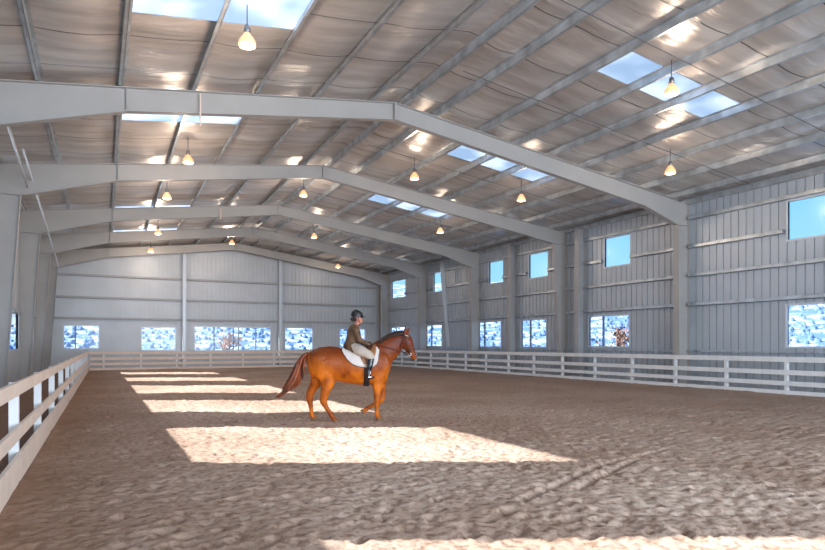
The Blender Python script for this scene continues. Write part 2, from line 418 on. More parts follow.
# --- floor: churned sand, finer towards the camera
def rows():
    ys = [-9.0, -6, -4, -2, 0, 1, 2]; y = 2.0
    while y < 47.2:
        y += max(0.04, 0.0095*y - 0.03) if y > 3 else 0.06
        ys.append(min(y, 47.2))
    return ys
def make_floor():
    ys = rows(); xs = []
    x = -3.4
    while x < 21.5:
        xs.append(x); x += 0.05 if x < 8 else 0.09
    xs.append(21.5)
    random.seed(3)
    X, Y = np.meshgrid(np.array(xs), np.array(ys))
    Z = np.zeros_like(X)
    rs = np.random.RandomState(5)
    def vn(X, Y, s, seed):
        r = np.random.RandomState(seed).rand(512, 512)
        u = X*s+100; v = Y*s+100; i = np.floor(u).astype(int); j = np.floor(v).astype(int)
        a = u-i; b = v-j; a = a*a*(3-2*a); b = b*b*(3-2*b)
        g = lambda p, q: r[p % 512, q % 512]
        return (g(i,j)*(1-a)*(1-b)+g(i+1,j)*a*(1-b)+g(i,j+1)*(1-a)*b+g(i+1,j+1)*a*b)-0.5
    Z += 0.04*vn(X, Y, 0.5, 1) + 0.025*vn(X, Y, 1.6, 2) + 0.022*vn(X, Y, 3.9, 3) + 0.024*vn(X+0.4*Y, Y-0.4*X, 7.5, 4) + 0.017*vn(Y-.2*X, X+.2*Y, 12.0, 6)
    Z *= 0.8
    # hoofprints: shallow dents with a raised rim
    for k in range(8000):
        px = rs.uniform(-0.6, 20.5); py = 2.5 + 42*rs.rand()**1.6
        i0, i1 = np.searchsorted(ys, [py-0.3, py+0.3]); j0, j1 = np.searchsorted(xs, [px-0.3, px+0.3])
        d = np.hypot(X[i0:i1, j0:j1]-px, Y[i0:i1, j0:j1]-py)/rs.uniform(0.05, 0.085)
        Z[i0:i1, j0:j1] += -0.034*np.exp(-d*d) + 0.012*np.exp(-((d-1.5)/0.45)**2)
    # two drag marks that cross on the right
    for (ax, ay, bx, by) in ((4.1, 5.3, 6.3, 6.35), (6.3, 6.35, 8.0, 6.75), (4.9, 5.4, 6.9, 6.35)):
        L = math.hypot(bx-ax, by-ay); ux, uy = (bx-ax)/L, (by-ay)/L
        s = np.clip((X-ax)*ux+(Y-ay)*uy, 0, L)
        d = np.hypot(X-ax-s*ux, Y-ay-s*uy)/0.05
        Z += -0.05*np.exp(-d*d) + 0.012*np.exp(-((d-1.7)/0.6)**2)
    Z *= np.clip((X+3.4)/0.3, 0, 1)*np.clip((21.5-X)/0.3, 0, 1)
    ny, nx = X.shape
    verts = np.stack([X, Y, Z], -1).reshape(-1, 3)
    idx = np.arange(ny*nx).reshape(ny, nx)
    faces = np.stack([idx[:-1,:-1], idx[:-1,1:], idx[1:,1:], idx[1:,:-1]], -1).reshape(-1, 4)
    me = bpy.data.meshes.new('floor')
    me.vertices.add(len(verts)); me.vertices.foreach_set('co', verts.ravel())
    me.loops.add(faces.size); me.loops.foreach_set('vertex_index', faces.ravel())
    me.polygons.add(len(faces)); me.polygons.foreach_set('loop_start', np.arange(0, faces.size, 4))
    me.polygons.foreach_set('loop_total', np.full(len(faces), 4))
    me.update(calc_edges=True); me.validate()
    me.polygons.foreach_set('use_smooth', [True]*len(me.polygons))
    o = link_mesh('floor', me, M['sand'])
    tag(o, 'churned brown sand floor of the riding arena', kind='structure')
make_floor()

# --- walls of vertical ribbed sheets: flat pans with dark grooves between, windows cut out
def ribbed_wall(name, place, a0, a1, ztop, wins, inward, material, step=0.305, gap=0.03):
    mb = MB(); cuts = {a0, a1}; kinds = []
    a = a0
    while a < a1:
        cuts.add(round(a, 4)); cuts.add(round(min(a+step-gap, a1), 4)); a += step
    for wv in wins: cuts.add(wv[0]); cuts.add(wv[1])
    cs = sorted(c for c in cuts if a0 <= c <= a1)
    for p, q in zip(cs, cs[1:]):
        if q-p < 1e-4: continue
        mid = (p+q)/2; groove = ((mid-a0) % step) > step-gap
        iv = [(0.0, None)]
        segs = []; z = 0.0
        for wv in sorted((v for v in wins if v[0] <= mid <= v[1]), key=lambda v: v[2]):
            segs.append((z, wv[2])); z = wv[3]
        segs.append((z, None))
        for z0, z1 in segs:
            zp, zq = (z1, z1) if z1 is not None else (ztop(p), ztop(q))
            for d0, d1 in ([(-0.06, 0.0)] + ([] if groove else [(0.0, 0.03)])):
                P = lambda a_, d_, z_: place(a_, d_*inward, z_)
                mb.hexa([P(p,d0,z0),P(q,d0,z0),P(q,d1,z0),P(p,d1,z0),P(p,d0,zp),P(q,d0,zq),P(q,d1,zq),P(p,d1,zp)])
    o = mb.build(name, material)
    return tag(o, kind='structure')

RW_WIN = [  # y0, y1, z0, z1 on the right wall
    (10.45, 12.95, 1.60, 3.02), (20.10, 22.62, 1.58, 3.0), (25.85, 28.0, 1.53, 3.0), (30.0, 32.75, 1.53, 3.02),
    (37.05, 39.4, 1.55, 3.0), (42.8, 45.4, 1.55, 3.0),
    (10.6, 12.92, 5.32, 6.65), (20.02, 21.58, 5.33, 6.68), (25.70, 27.30, 5.34, 6.66), (29.75, 31.22, 5.38, 6.68),
    (36.9, 38.2, 5.4, 6.72), (42.7, 45.2, 5.42, 6.74), (3.0, 5.4, 1.6, 3.02), (3.0, 5.4, 5.32, 6.65)]
BW_WIN = [(-1.95, 0.08, 1.40, 2.90), (2.83, 5.03, 1.28, 2.84), (6.40, 11.95, 1.24, 2.92), (13.15, 15.35, 1.24, 2.92), (17.7, 19.9, 1.24, 2.9)]
LW_SUN_OPENINGS = [(3.8, 7.45), (11.25, 15.3), (18.3, 21.95), (25.0, 29.5), (32.85, 36.0), (39.85, 42.4)]  # high openings added so the sun throws strips onto the sand
LW_LOW = [(3.8, 7.45), (11.25, 15.3), (18.3, 23.6), (25.0, 31.7), (32.85, 38.7), (39.85, 45.0)]
LW_ALL = [(a, b, 1.46, 2.98) for a, b in LW_LOW] + [(a, b, 3.14 if a > 5 else 3.55, 6.98) for a, b in LW_SUN_OPENINGS]

ribbed_wall('wall_right', lambda a, d, z: (XR+0.0-d, a, z), YF, YB, lambda a: shell(XR, a), RW_WIN, 1, M['wall'])
ribbed_wall('wall_left', lambda a, d, z: (XL+d, a, z), YF, YB, lambda a: shell(XL, a), LW_ALL, 1, M['wall_end'])
ribbed_wall('wall_back', lambda a, d, z: (a, YB-d, z), XL, XR, lambda a: shell(a, YB), BW_WIN, 1, M['wall_end'], gap=0.045)
fb = MB()                               # unseen end wall behind the camera, opened wide to let daylight in
for (p, q, z0) in ((XL, -2.0, 0), (-2.0, 20.0, 6.4), (20.0, XR, 0)):
    mid = 8 if p < 8 < q else None
    for (a, b) in ([(p, mid), (mid, q)] if mid else [(p, q)]):
        fb.hexa([(a,YF-.08,z0),(b,YF-.08,z0),(b,YF,z0),(a,YF,z0),(a,YF-.08,shell(a,YF)),(b,YF-.08,shell(b,YF)),(b,YF,shell(b,YF)),(a,YF,shell(a,YF))])
tag(fb.build('wall_front', M['wall_end']), kind='structure')

# --- windows
wn = 0
def window(place, a0, a1, z0, z1, mulls, inward=1):
    """place(a, d, z): a along the wall, d into the room"""
    global wn
    wn += 1
    root = empty('window_%d' % wn, place((a0+a1)/2, 0, z0)); tag(root, kind='structure')
    inv = Vector(place((a0+a1)/2, 0, z0))
    def hx(mb, p, q, d0, d1, u, v):
        mb.hexa([tuple(Vector(place(*c))-inv) for c in ((p,d0,u),(q,d0,u),(q,d1,u),(p,d1,u),(p,d0,v),(q,d0,v),(q,d1,v),(p,d1,v))])
    t = 0.07; mb = MB()
    hx(mb, a0-t, a1+t, -0.07, 0.05, z1, z1+t); hx(mb, a0-t, a1+t, -0.07, 0.06, z0-t, z0)
    hx(mb, a0-t, a0, -0.07, 0.05, z0, z1); hx(mb, a1, a1+t, -0.07, 0.05, z0, z1)
    mb.build('window_frame', M['trim'], root)
    edges = [a0] + list(mulls) + [a1]
    for m_ in mulls:
        k = MB(); hx(k, m_-0.035, m_+0.035, -0.06, 0.03, z0, z1); k.build('mullion', M['mull'], root)
    for p, q in zip(edges, edges[1:]):
        k = MB(); hx(k, p, q, -0.045, -0.04, z0, z1); k.build('pane', M['glass'], root)
    return root
pr = lambda a, d, z: (XR-d, a, z)
for (a, b, c, d) in RW_WIN:
    window(pr, a, b, c, d, [b-0.36*(b-a)] if c < 3 and a > 13 else [])
for i, (a, b, c, d) in enumerate(BW_WIN):
    window(lambda a_, d_, z_: (a_, YB-d_, z_), a, b, c, d, [[-1.3], [], [7.75, 9.15, 9.55, 10.85], [], []][i])
for i, (a, b, c, d) in enumerate(LW_ALL):
    window(lambda a_, d_, z_: (XL+d_, a_, z_), a, b, c, d, [])

# --- ceiling: sagging silver insulation between purlins, with openings for the skylights
FR = [8, 0]
def px_left(f, y): return XL + (ridge_x(y)-XL)*f
def px_right(f, y): return ridge_x(y) + (XR-ridge_x(y))*f
PUR = []
for X0 in (-2.95, -1.22, 0.55, 2.30, 3.95, 5.67, 7.42):
    PUR.append(('L', (X0-XL)/(8.15-XL)))
for X0 in (8.42, 9.6, 11.35, 12.85, 14.3, 15.85, 17.4, 18.95, 20.5):
    PUR.append(('R', (X0-8.15)/(XR-8.15)))
def purx(p, y): return px_left(p[1], y) if p[0] == 'L' else px_right(p[1], y)
SKY = []   # (side, first purlin, last purlin, y0, y1)
for (y0, y1) in ((11.75, 13.5), (18.5, 20.15), (25.7, 27.3), (33.0, 34.5), (40.0, 41.5), (4.6, 6.3)):
    SKY += [(i, i+1, y0, y1) for i in (2, 3)]
for (y0, y1) in ((10.85, 12.05), (18.8, 19.95), (26.7, 28.0), (34.1, 35.4), (41.0, 42.2), (3.6, 4.8)):
    SKY += [(i, i+1, y0, y1) for i in (9, 10, 11)]

def ceiling():
    ys = set(np.round(np.arange(YF, YB+0.001, 0.2), 3).tolist() + [YB])
    for s in SKY: ys |= {s[2], s[3]}
    ys = sorted(ys)
    lines = [('E', 0)] + PUR[:7] + [('M', 0)] + PUR[7:] + [('E', 1)]
    def lx(l, y): return XL if l == ('E', 0) else XR if l == ('E', 1) else ridge_x(y) if l[0] == 'M' else purx(l, y)
    NS = 8
    mb = MB(); random.seed(11)
    amps = {}
    for bi, (l0, l1) in enumerate(zip(lines, lines[1:])):
        for (ya, yb) in zip(ys, ys[1:]):
            ym = (ya+yb)/2
            # indices in PUR of this bay
            i0 = PUR.index(l0) if l0 in PUR else None; i1 = PUR.index(l1) if l1 in PUR else None
            if any(i0 == s[0] and i1 == s[1] and s[2] <= ym <= s[3] for s in SKY): continue
            for k in range(NS):
                q = []
                for (yy, kk) in ((ya, k), (ya, k+1), (yb, k+1), (yb, k)):
                    f = kk/NS; x = lx(l0, yy)*(1-f)+lx(l1, yy)*f
                    sag = 0.07*math.sin(math.pi*f)*(0.8+0.6*noise.noise(Vector((bi*3.1, yy*0.9, 0.3))))
                    sag += 0.075*math.sin(math.pi*f)**.6*noise.noise(Vector((x*0.25, yy*1.3, 4.0)))
                    dd = min([min(abs(yy-s_[2]), abs(yy-s_[3])) for s_ in SKY if s_[0] == i0 and s_[1] == i1] or [9])
                    sag *= min(1.0, dd/0.8)
                    z = shell(x, yy) - max(0, sag)
                    if l0[0] == 'M' or l1[0] == 'M' or (f == 0 or f == 1): z = shell(x, yy) - 0.0
                    q.append((x, yy, z))
                n = len(mb.v); mb.v += q; mb.f.append([n, n+1, n+2, n+3]); mb.sm.append(True)
    me = bpy.data.meshes.new('ceiling'); me.from_pydata(mb.v, [], mb.f)
    bm = bmesh.new(); bm.from_mesh(me); bmesh.ops.remove_doubles(bm, verts=bm.verts, dist=0.002)
    bmesh.ops.recalc_face_normals(bm, faces=bm.faces); bm.to_mesh(me); bm.free()
    me.polygons.foreach_set('use_smooth', [True]*len(me.polygons))
    o = link_mesh('ceiling', me, M['ceil'])
    tag(o, kind='structure')
ceiling()

for n_, (i0, i1, y0, y1) in enumerate(SKY):
    mb = MB()
    c = []
    for (i, y) in ((i0, y0), (i1, y0), (i1, y1), (i0, y1)):
        x = purx(PUR[i], y); c.append((x, y, shell(x, y)+0.004))
    mb.hexa(c + [(x, y, z+0.03) for x, y, z in c])
    o = mb.build('window_%d' % (wn+n_+1), M['skylight'])
    tag(o, kind='structure')

# --- purlins (Z sections running the length of the roof)
order = ['outermost', 'second', 'third', 'fourth', 'fifth', 'sixth', 'seventh', 'eighth', 'ninth']
for i, p in enumerate(PUR):
    mb = MB(); left = p[0] == 'L'
    s = 1 if left else -1
    y0, y1 = YF+0.05, YB-0.1
    def sec(y):
        x = purx(p, y); z = top(x, y); sl = (top(x+0.1, y)-top(x-0.1, y))/0.2
        h = PD
        # web and two flanges with lips
        return [((x-0.006, z), (x+0.006, z), (x+0.006, z+h), (x-0.006, z+h)),
                ((x-0.075*s, z-0.0), (x+0.004*s, z-0.0), (x+0.004*s, z+0.008), (x-0.075*s, z+0.008)),
                ((x-0.004*s, z+h-0.008), (x+0.075*s, z+h-0.008+sl*0.07*s), (x+0.075*s, z+h+sl*0.07*s), (x-0.004*s, z+h)),
                ((x-0.075*s-0.003, z), (x-0.075*s+0.003, z), (x-0.075*s+0.003, z+0.035), (x-0.075*s-0.003, z+0.035))]
    for (ya, yb) in ((y0, 17.0), (17.0, y1)):
      for a, b in zip(sec(ya), sec(yb)):
        mb.hexa([(a[0][0],ya,a[0][1]),(a[1][0],ya,a[1][1]),(b[1][0],yb,b[1][1]),(b[0][0],yb,b[0][1]),
                 (a[3][0],ya,a[3][1]),(a[2][0],ya,a[2][1]),(b[2][0],yb,b[2][1]),(b[3][0],yb,b[3][1])])
    o = mb.build('roof_purlin', M['galv_dark'])
    if left: lab = 'galvanised roof purlin, %s from the ridge on the left slope' % (['nearest'] + order[1:])[6-i]
    else: lab = 'galvanised roof purlin, %s from the ridge on the right slope' % (['nearest'] + order[1:])[i-7]
    tag(o, lab.replace('nearest from', 'nearest to'), 'roof beam', 'purlins under the ceiling')
# eave struts
for side, x in (('left', XL+0.13), ('right', XR-0.13)):
    mb = MB(); z = top(x, 17)
    mb.box(x-0.06, x+0.06, YF+.05, YB-.1, z-0.06, z+0.10)
    tag(mb.build('eave_strut', M['galv_dark']), 'long steel eave strut where the roof meets the %s wall' % side, 'roof beam')

# --- steel frames
FRAMES = [(17.0, 'nearest'), (24.3, 'second'), (32.3, 'third'), (39.2, 'fourth'), (45.8, 'farthest')]
LABF = {'nearest': 'nearest grey steel portal frame, its rafters crossing the top of the view',
        'second': 'second steel portal frame back, slim tapered column on the right wall',
        'third': 'third steel portal frame back, broad column right of the rider',
        'fourth': 'fourth steel portal frame back, behind the horse head',
        'farthest': 'farthest steel portal frame, standing against the end wall'}
FW = 0.22
def plate_seg(mb, pts, y, wid, th):     # flange strip following a polyline in the frame plane
    for (a, b) in zip(pts, pts[1:]):
        mb.bar((a[0], y, a[1]), (b[0], y, b[1]), wid, th, up=(0, 1, 0.0001)) if False else mb.bar((a[0], y, a[1]), (b[0], y, b[1]), wid, th, up=(-(b[1]-a[1]), 0, b[0]-a[0]))
for (y, nm) in FRAMES:
    root = empty('steel_frame', (0, 0, 0)); tag(root, LABF[nm], 'steel frame')
    rx = ridge_x(y); T = lambda x: top(x, y)-0.005
    slim = nm == 'second'
    xi_t, xi_b = -2.28, -2.72           # left column inner face, top and bottom
    xo = XL+0.04
    ri_t, ri_b = (20.62, 21.15) if slim else (20.78, 20.84)
    ro = XR-0.05
    # left column
    zk = T(xi_t)-1.08
    mb = MB(); mb.prism([(xo, 0), (xi_b, 0), (xi_t, zk), (xi_t+0.02, T(xi_t)-.02), (xo, T(xo)-.02)], 'y', y-0.006, y+0.006)
    plate_seg(mb, [(xi_b, 0), (xi_t, zk)], y, FW, 0.02); plate_seg(mb, [(xo, 0), (xo, T(xo)-.02)], y, FW, 0.02)
    mb.bar((xo, y, zk), (xi_t, y, zk), FW*0.9, 0.014)
    mb.box(xo-.02+.03, xi_b+.05, y-.16, y+.16, -0.03, 0.03)
    mb.build('column', M['frame'], root)
    # left rafter with its deep haunch
    hx = 0.66; dl, dm, dr_ = 1.08, 0.60, 0.52
    low = [(xi_t, T(xi_t)-dl), (hx, T(hx)-dm), (rx, T(rx)-dr_)]
    up = [(xi_t+0.02, T(xi_t)), (rx, T(rx))]
    mb = MB(); mb.prism([low[0], low[1], low[2], up[1], up[0]], 'y', y-0.006, y+0.006)
    plate_seg(mb, low, y, FW, 0.02); plate_seg(mb, [(xi_t, T(xi_t)-.01), (rx, T(rx)-.01)], y, FW, 0.02)
    mb.bar((hx, y, T(hx)-dm), (hx, y, T(hx)), FW*.8, 0.012, up=(1, 0, 0))
    for xx in (2.4, 5.0): mb.bar((xx, y, T(xx)-0.54), (xx, y, T(xx)), 0.02, 0.014, up=(1, 0, 0))
    mb.build('rafter', M['frame'], root)
    # right rafter
    h2 = 18.9
    low = [(rx, T(rx)-dr_), (h2, T(h2)-0.66), (ri_t, T(ri_t)-(0.72 if slim else 1.0))]
    mb = MB(); mb.prism([(rx, T(rx)), low[0], low[1], low[2], (ri_t, T(ri_t))], 'y', y-0.006, y+0.006)
    plate_seg(mb, low, y, FW, 0.02); plate_seg(mb, [(rx, T(rx)-.01), (ri_t, T(ri_t)-.01)], y, FW, 0.02)
    mb.box(rx-0.03, rx+0.03, y-0.12, y+0.12, T(rx)-dr_-.02, T(rx))
    mb.build('rafter', M['frame'], root)
    # right column
    zk = low[2][1]
    mb = MB(); mb.prism([(ro, 0), (ri_b, 0), (ri_t, zk), (ri_t, T(ri_t)-.02), (ro, T(ro)-.02)], 'y', y-0.006, y+0.006)
    plate_seg(mb, [(ri_b, 0), (ri_t, zk)], y, FW*(.6 if slim else 1.2), 0.02); plate_seg(mb, [(ro, 0), (ro, T(ro)-.02)], y, FW, 0.02)
    mb.bar((ri_t, y, zk), (ro, y, zk), FW, 0.014)
    mb.box(ri_b-.06, ro-.01, y-.16, y+.16, -0.03, 0.03)
    mb.build('column', M['frame'], root)

# --- wall posts of the right wall
for y, lab in ((22.95, 'plain grey steel wall post between the first two big right-wall windows'),
               (28.5, 'plain grey steel wall post just right of the third frame column')):
    root = empty('wall_post', (21.2, y, 0)); tag(root, lab, 'post')
    mb = MB(); mb.box(-0.24, -0.21, -0.15, 0.15, 0, 7.35); mb.box(0.2, 0.23, -0.15, 0.15, 0, 7.35); mb.box(-0.21, 0.2, -0.008, 0.008, 0, 7.35)
    mb.build('shaft', M['post'], root)
    mb = MB(); mb.box(-0.26, 0.25, -0.17, 0.17, -0.02, 0.05); mb.build('base_plate', M['post'], root)
# leaning white flange braces on the right wall
root = empty('leaning_brace', (0, 0, 0)); tag(root, 'white steel brace leaning out from the right wall between two high windows', 'brace')
mb = MB(); mb.bar((20.8, 35.9, 7.3), (21.05, 35.9, 4.4), 0.30, 0.05, up=(0, 1, 0)); mb.build('upper_plate', M['trim'], root)
mb = MB(); mb.bar((21.05, 35.9, 4.4), (21.33, 35.9, 1.5), 0.24, 0.05, up=(0, 1, 0)); mb.build('lower_plate', M['trim'], root)
# gable posts on the end wall
for x, lab in ((5.62, 'slender pale column on the end wall beside the wide window bank'),
               (12.66, 'slender pale column on the end wall right of the wide window bank')):
    root = empty('gable_post', (x, YB-0.35, 0)); tag(root, lab, 'post')
    zt = top(x, YB-.35)-0.1
    mb = MB(); mb.box(-0.13, 0.13, -0.012, 0.012, 0, zt); mb.box(-0.13, -0.11, -0.12, 0.12, 0, zt); mb.box(0.11, 0.13, -0.12, 0.12, 0, zt)
    mb.build('shaft', M['trim'], root)
    mb = MB(); mb.box(-0.17, 0.17, -0.17, 0.17, -0.02, 0.05); mb.build('base_plate', M['post'], root)
    mb = MB(); mb.hexa([(-.3,-.1,zt-.1),(.3,-.1,zt-.1),(.3,.1,zt-.1),(-.3,.1,zt-.1),(-.3,-.1,zt-.1+.03),(.3,-.1,zt-.1+.03),(.3,.1,zt-.1+.03),(-.3,.1,zt-.1+.03)])
    mb.build('head_plate', M['post'], root)

# --- girts
def girt(name, lab, segs, place, mat_, th=0.05):
    root = empty(name, place(segs[0][0], 0, 0)); tag(root, lab, 'wall rail', 'horizontal girts along the walls')
    o0 = Vector(place(segs[0][0], 0, 0))
    for (a, b, z) in segs:
        mb = MB()
        for (d0, d1, z0, z1) in ((0.032, 0.20, z+0.07, z+0.078), (0.19, 0.20, z-0.06, z+0.078), (0.032, 0.20, z-0.06, z-0.052)):
            mb.hexa([tuple(Vector(place(*c))-o0) for c in ((a,d0,z0),(b,d0,z0),(b,d1,z0),(a,d1,z0),(a,d0,z1),(b,d0,z1),(b,d1,z1),(a,d1,z1))])
        mb.build('girt_section', mat_, root)
ORD = ['lowest', 'second lowest', 'third lowest', 'highest']
def cut(a0, a1, z, wins):
    segs = []; c = a0
    for wv in sorted(v for v in wins if v[2]-0.05 < z < v[3]+0.05):
        if wv[0]-0.1 > c: segs.append((c, wv[0]-0.1, z))
        c = wv[1]+0.1
    if a1 > c: segs.append((c, a1, z))
    return segs
def split_cols(segs, cols, g=0.14):
    out = []
    for a, b, z in segs:
        c = a
        for k in cols:
            if a < k < b:
                out.append((c, k-g, z)); c = k+g
        out.append((c, b, z))
    return [s for s in out if s[1]-s[0] > 0.15]
rcols = [2.2, 17.0, 22.95, 24.3, 28.5, 32.3, 39.2, 45.8]
for i, z in enumerate((3.28, 4.46, 5.62, 6.78)):
    girt('wall_girt', 'shiny galvanised girt on the right wall, %s of the four rows' % ORD[i],
         split_cols(cut(YF+.1, YB-.1, z, [v for v in RW_WIN if i != 3]), rcols), pr, M['galv'])
for i, z in enumerate((3.42, 4.85, 6.36)):
    girt('wall_girt', 'grey girt across the end wall, %s of the three rows' % ['lowest', 'middle', 'highest'][i],
         split_cols(cut(XL+.25, XR-.7, z, BW_WIN), [5.62, 12.66], 0.02), lambda a, d, z_: (a, YB-d, z_), M['post'])
girt('wall_girt', 'grey girt along the left wall between its low windows and the added high sun openings',
     split_cols([(YF+.1, YB-.4, 3.07)], [2.2, 17.0, 24.3, 32.3, 39.2, 45.8]), lambda a, d, z_: (XL+d*.6, a, z_), M['galv'])
# low sill rail along the right wall (closed steel base, ledge at 1.4 m)
mb = MB(); mb.box(XR-0.14, XR-0.026, YF+.1, YB-.1, 1.36, 1.44)
tag(mb.build('trim_1', M['galv']), kind='structure')

# --- bridging straps running down the roof slope between purlins
for k, (y, sd) in enumerate(((13.95, 'R'), (10.1, 'R'), (20.7, 'R'), (28.3, 'R'), (35.6, 'R'), (42.4, 'R'))):
    mb = MB(); a = ridge_x(y)+0.6; b = XR-0.4
    mb.bar((a, y, top(a, y)-0.02), (b, y, top(b, y)-0.02), 0.028, 0.010)
    nmz = ['crossing just before the nearest frame', 'nearest the viewpoint', 'between the first and second frames',
           'between the second and third frames', 'between the third and fourth frames', 'between the fourth and last frames'][k]
    tag(mb.build('bridging_strap', M['cord']), 'thin dark strap under the right roof slope %s' % nmz, 'strap', 'roof bridging straps')

# --- white conduits at the left eave
for k, (a, b, lab) in enumerate((((-1.95, 21.4, 7.45), (-1.95, 40.6, 6.1), 'long white pipe slanting down along the left eave to the end wall'),
                                 ((-2.05, 18.3, 7.4), (-2.05, 23.9, 6.9), 'short white pipe slanting under the left eave near the second frame'))):
    mb = MB(); mb.tube([a, b], 0.035, n=8)
    tag(mb.build('white_pipe', M['trim']), lab, 'pipe')
mb = MB(); mb.bar((2.42, 16.86, 8.28), (2.42, 16.86, 7.42), 0.05, 0.03, up=(1, 0, 0))
tag(mb.build('hanging_rod', M['rail_warm']), 'short pale rod hanging down over the nearest rafter left of centre', 'rod')
mb = MB(); mb.bar((5.6, 32.1, 8.6), (5.6, 32.1, 8.05), 0.05, 0.03, up=(1, 0, 0))
tag(mb.build('hanging_rod', M['rail_warm']), 'short pale rod hanging over the third rafter back', 'rod')

# ------------------------------------------------------------------ pendant lamps
LAMPS = [(2.72, 12.6, 'over the nearest left skylight at the top of the view'), (2.71, 21.6, 'in the left row just behind the nearest frame'),
         (2.58, 27.2, 'in the left row between the second and third frames'), (3.0, 36.4, 'in the left row near a bright skylight far back'),
         (3.15, 43.6, 'farthest in the left row, small against the end wall'), (8.4, 27.1, 'in the centre under the ridge behind the second frame'),
         (8.0, 41.7, 'far back under the ridge, before the end wall'), (12.67, 10.5, 'nearest on the right, hanging before a skylight'),
         (11.0, 21.1, 'right of the ridge between the first and second frames'), (11.6, 35.3, 'right of the ridge far back between frames three and four'),
         (16.2, 43.6, 'farthest on the right slope above the end wall'), (16.9, 14.05, 'on the right slope just before the nearest column'),
         (15.4, 20.1, 'on the right slope above the plain wall posts'), (15.9, 27.6, 'on the right slope above the high windows far back'),
         ]
def make_lamp(x, y, drop=0.75, with_light=True):
    zt = shell(x, y)-0.03; zb = zt-drop
    root = empty('pendant_lamp', (x, y, zb))
    MB().tube([(0, 0, drop), (0, 0, 0.30)], 0.012, n=6).build('cord', M['cord'], root)
    mb = MB(); mb.lathe([(0.001, 0.32), (0.05, 0.31), (0.065, 0.24), (0.075, 0.17), (0.03, 0.15)], (0, 0, 0)); mb.build('socket_cap', M['cap'], root)
    mb = MB(); mb.lathe([(0.06, 0.165), (0.085, 0.12), (0.13, 0.06), (0.165, 0.0), (0.178, -0.06), (0.165, -0.10), (0.155, -0.095), (0.165, -0.06), (0.15, 0.0), (0.12, 0.05), (0.05, 0.15)], (0, 0, 0)); mb.build('lamp_shade', M['shade'], root)
    mb = MB(); mb.sphere((0, 0, -0.045), (0.145, 0.145, 0.085)); mb.build('bulb', M['bulb'], root)
    return root, zb
for (x, y, lab) in LAMPS:
    root, zb = make_lamp(x, y)
    tag(root, 'lit bell-shaped pendant lamp %s' % lab, 'lamp', 'pendant lamps under the roof')
    ld = bpy.data.lights.new('lamp_light', 'POINT'); ld.energy = LAMP_W*(1.35 if x < 9 else 0.62); ld.color = (1.0, 0.80, 0.63); ld.shadow_soft_size = 0.24
    lo = bpy.data.objects.new('lamp_light', ld); col.objects.link(lo); lo.parent = root; lo.location = (0, 0, -0.34)

# ------------------------------------------------------------------ fences
def fence(name, lab, P0, P1, rails, post_ts, mat_rail, mat_post, zt, side, ph=None, first_off=0.0):
    """rails: (z0, z1) boards on the arena side; posts behind"""
    P0 = Vector((*P0, 0)); P1 = Vector((*P1, 0)); L = (P1-P0).length; u = (P1-P0)/L
    n = Vector((-u.y, u.x, 0))*side        # from boards towards the posts
    root = empty(name, P0); tag(root, lab, 'fence')
    for (z0, z1) in rails:
        mb = MB(); t = 0
        k = 0
        while t < L:
            e = min(t+post_ts*2-0.008, L)
            a = u*t; b = u*e
            mb.hexa([a+Vector((0,0,z0)), b+Vector((0,0,z0)), b+n*0.04+Vector((0,0,z0)), a+n*0.04+Vector((0,0,z0)),
                     a+Vector((0,0,z1)), b+Vector((0,0,z1)), b+n*0.04+Vector((0,0,z1)), a+n*0.04+Vector((0,0,z1))])
            t += post_ts*2
        mb.build('rail', mat_rail, root)
    t = first_off
    while t < L:
        c = u*t + n*0.095
        mb = MB(); mb.bar(c+Vector((0,0,-0.08)), c+Vector((0,0,zt)), 0.105, 0.105, up=tuple(n))
        mb.build('post', mat_post, root)
        t += post_ts
    return root
fence('rail_fence', 'long white four-rail fence along the right wall', (20.5, 5.5), (20.2, 43.8),
      [(1.08, 1.25), (0.65, 0.81), (0.29, 0.44), (0.0, 0.13)], 2.2, M['white'], M['white'], 1.22, -1, first_off=0.3)
fence('rail_fence', 'cream four-rail fence across the far end of the arena', (-0.42, 43.8), (20.15, 43.8),
      [(1.01, 1.19), (0.65, 0.83), (0.31, 0.48), (0.0, 0.15)], 2.2, M['rail_warm'], M['white'], 1.16, 1, first_off=0.8)
fence('rail_fence', 'three-board fence with bounce-tinted cream rails, running close along the left side', (-0.90, 3.0), (-0.45, 43.7),
      [(1.06, 1.22), (0.52, 0.68), (0.0, 0.33)], 3.0, M['rail_warm'], M['white'], 1.2, 1, first_off=0.12)

# added roof sheet that keeps direct sun out of the low left windows
mb = MB(); mb.hexa([(-8.0, YF, 2.75), (XL-.07, YF, 3.05), (XL-.07, YB, 3.05), (-8.0, YB, 2.75), (-8.0, YF, 2.8), (XL-.07, YF, 3.1), (XL-.07, YB, 3.1), (-8.0, YB, 2.8)])
tag(mb.build('added_sun_block_roof', M['galv']), 'added low metal roof sheet blocking sun outside the left wall', 'roof', kind='structure')

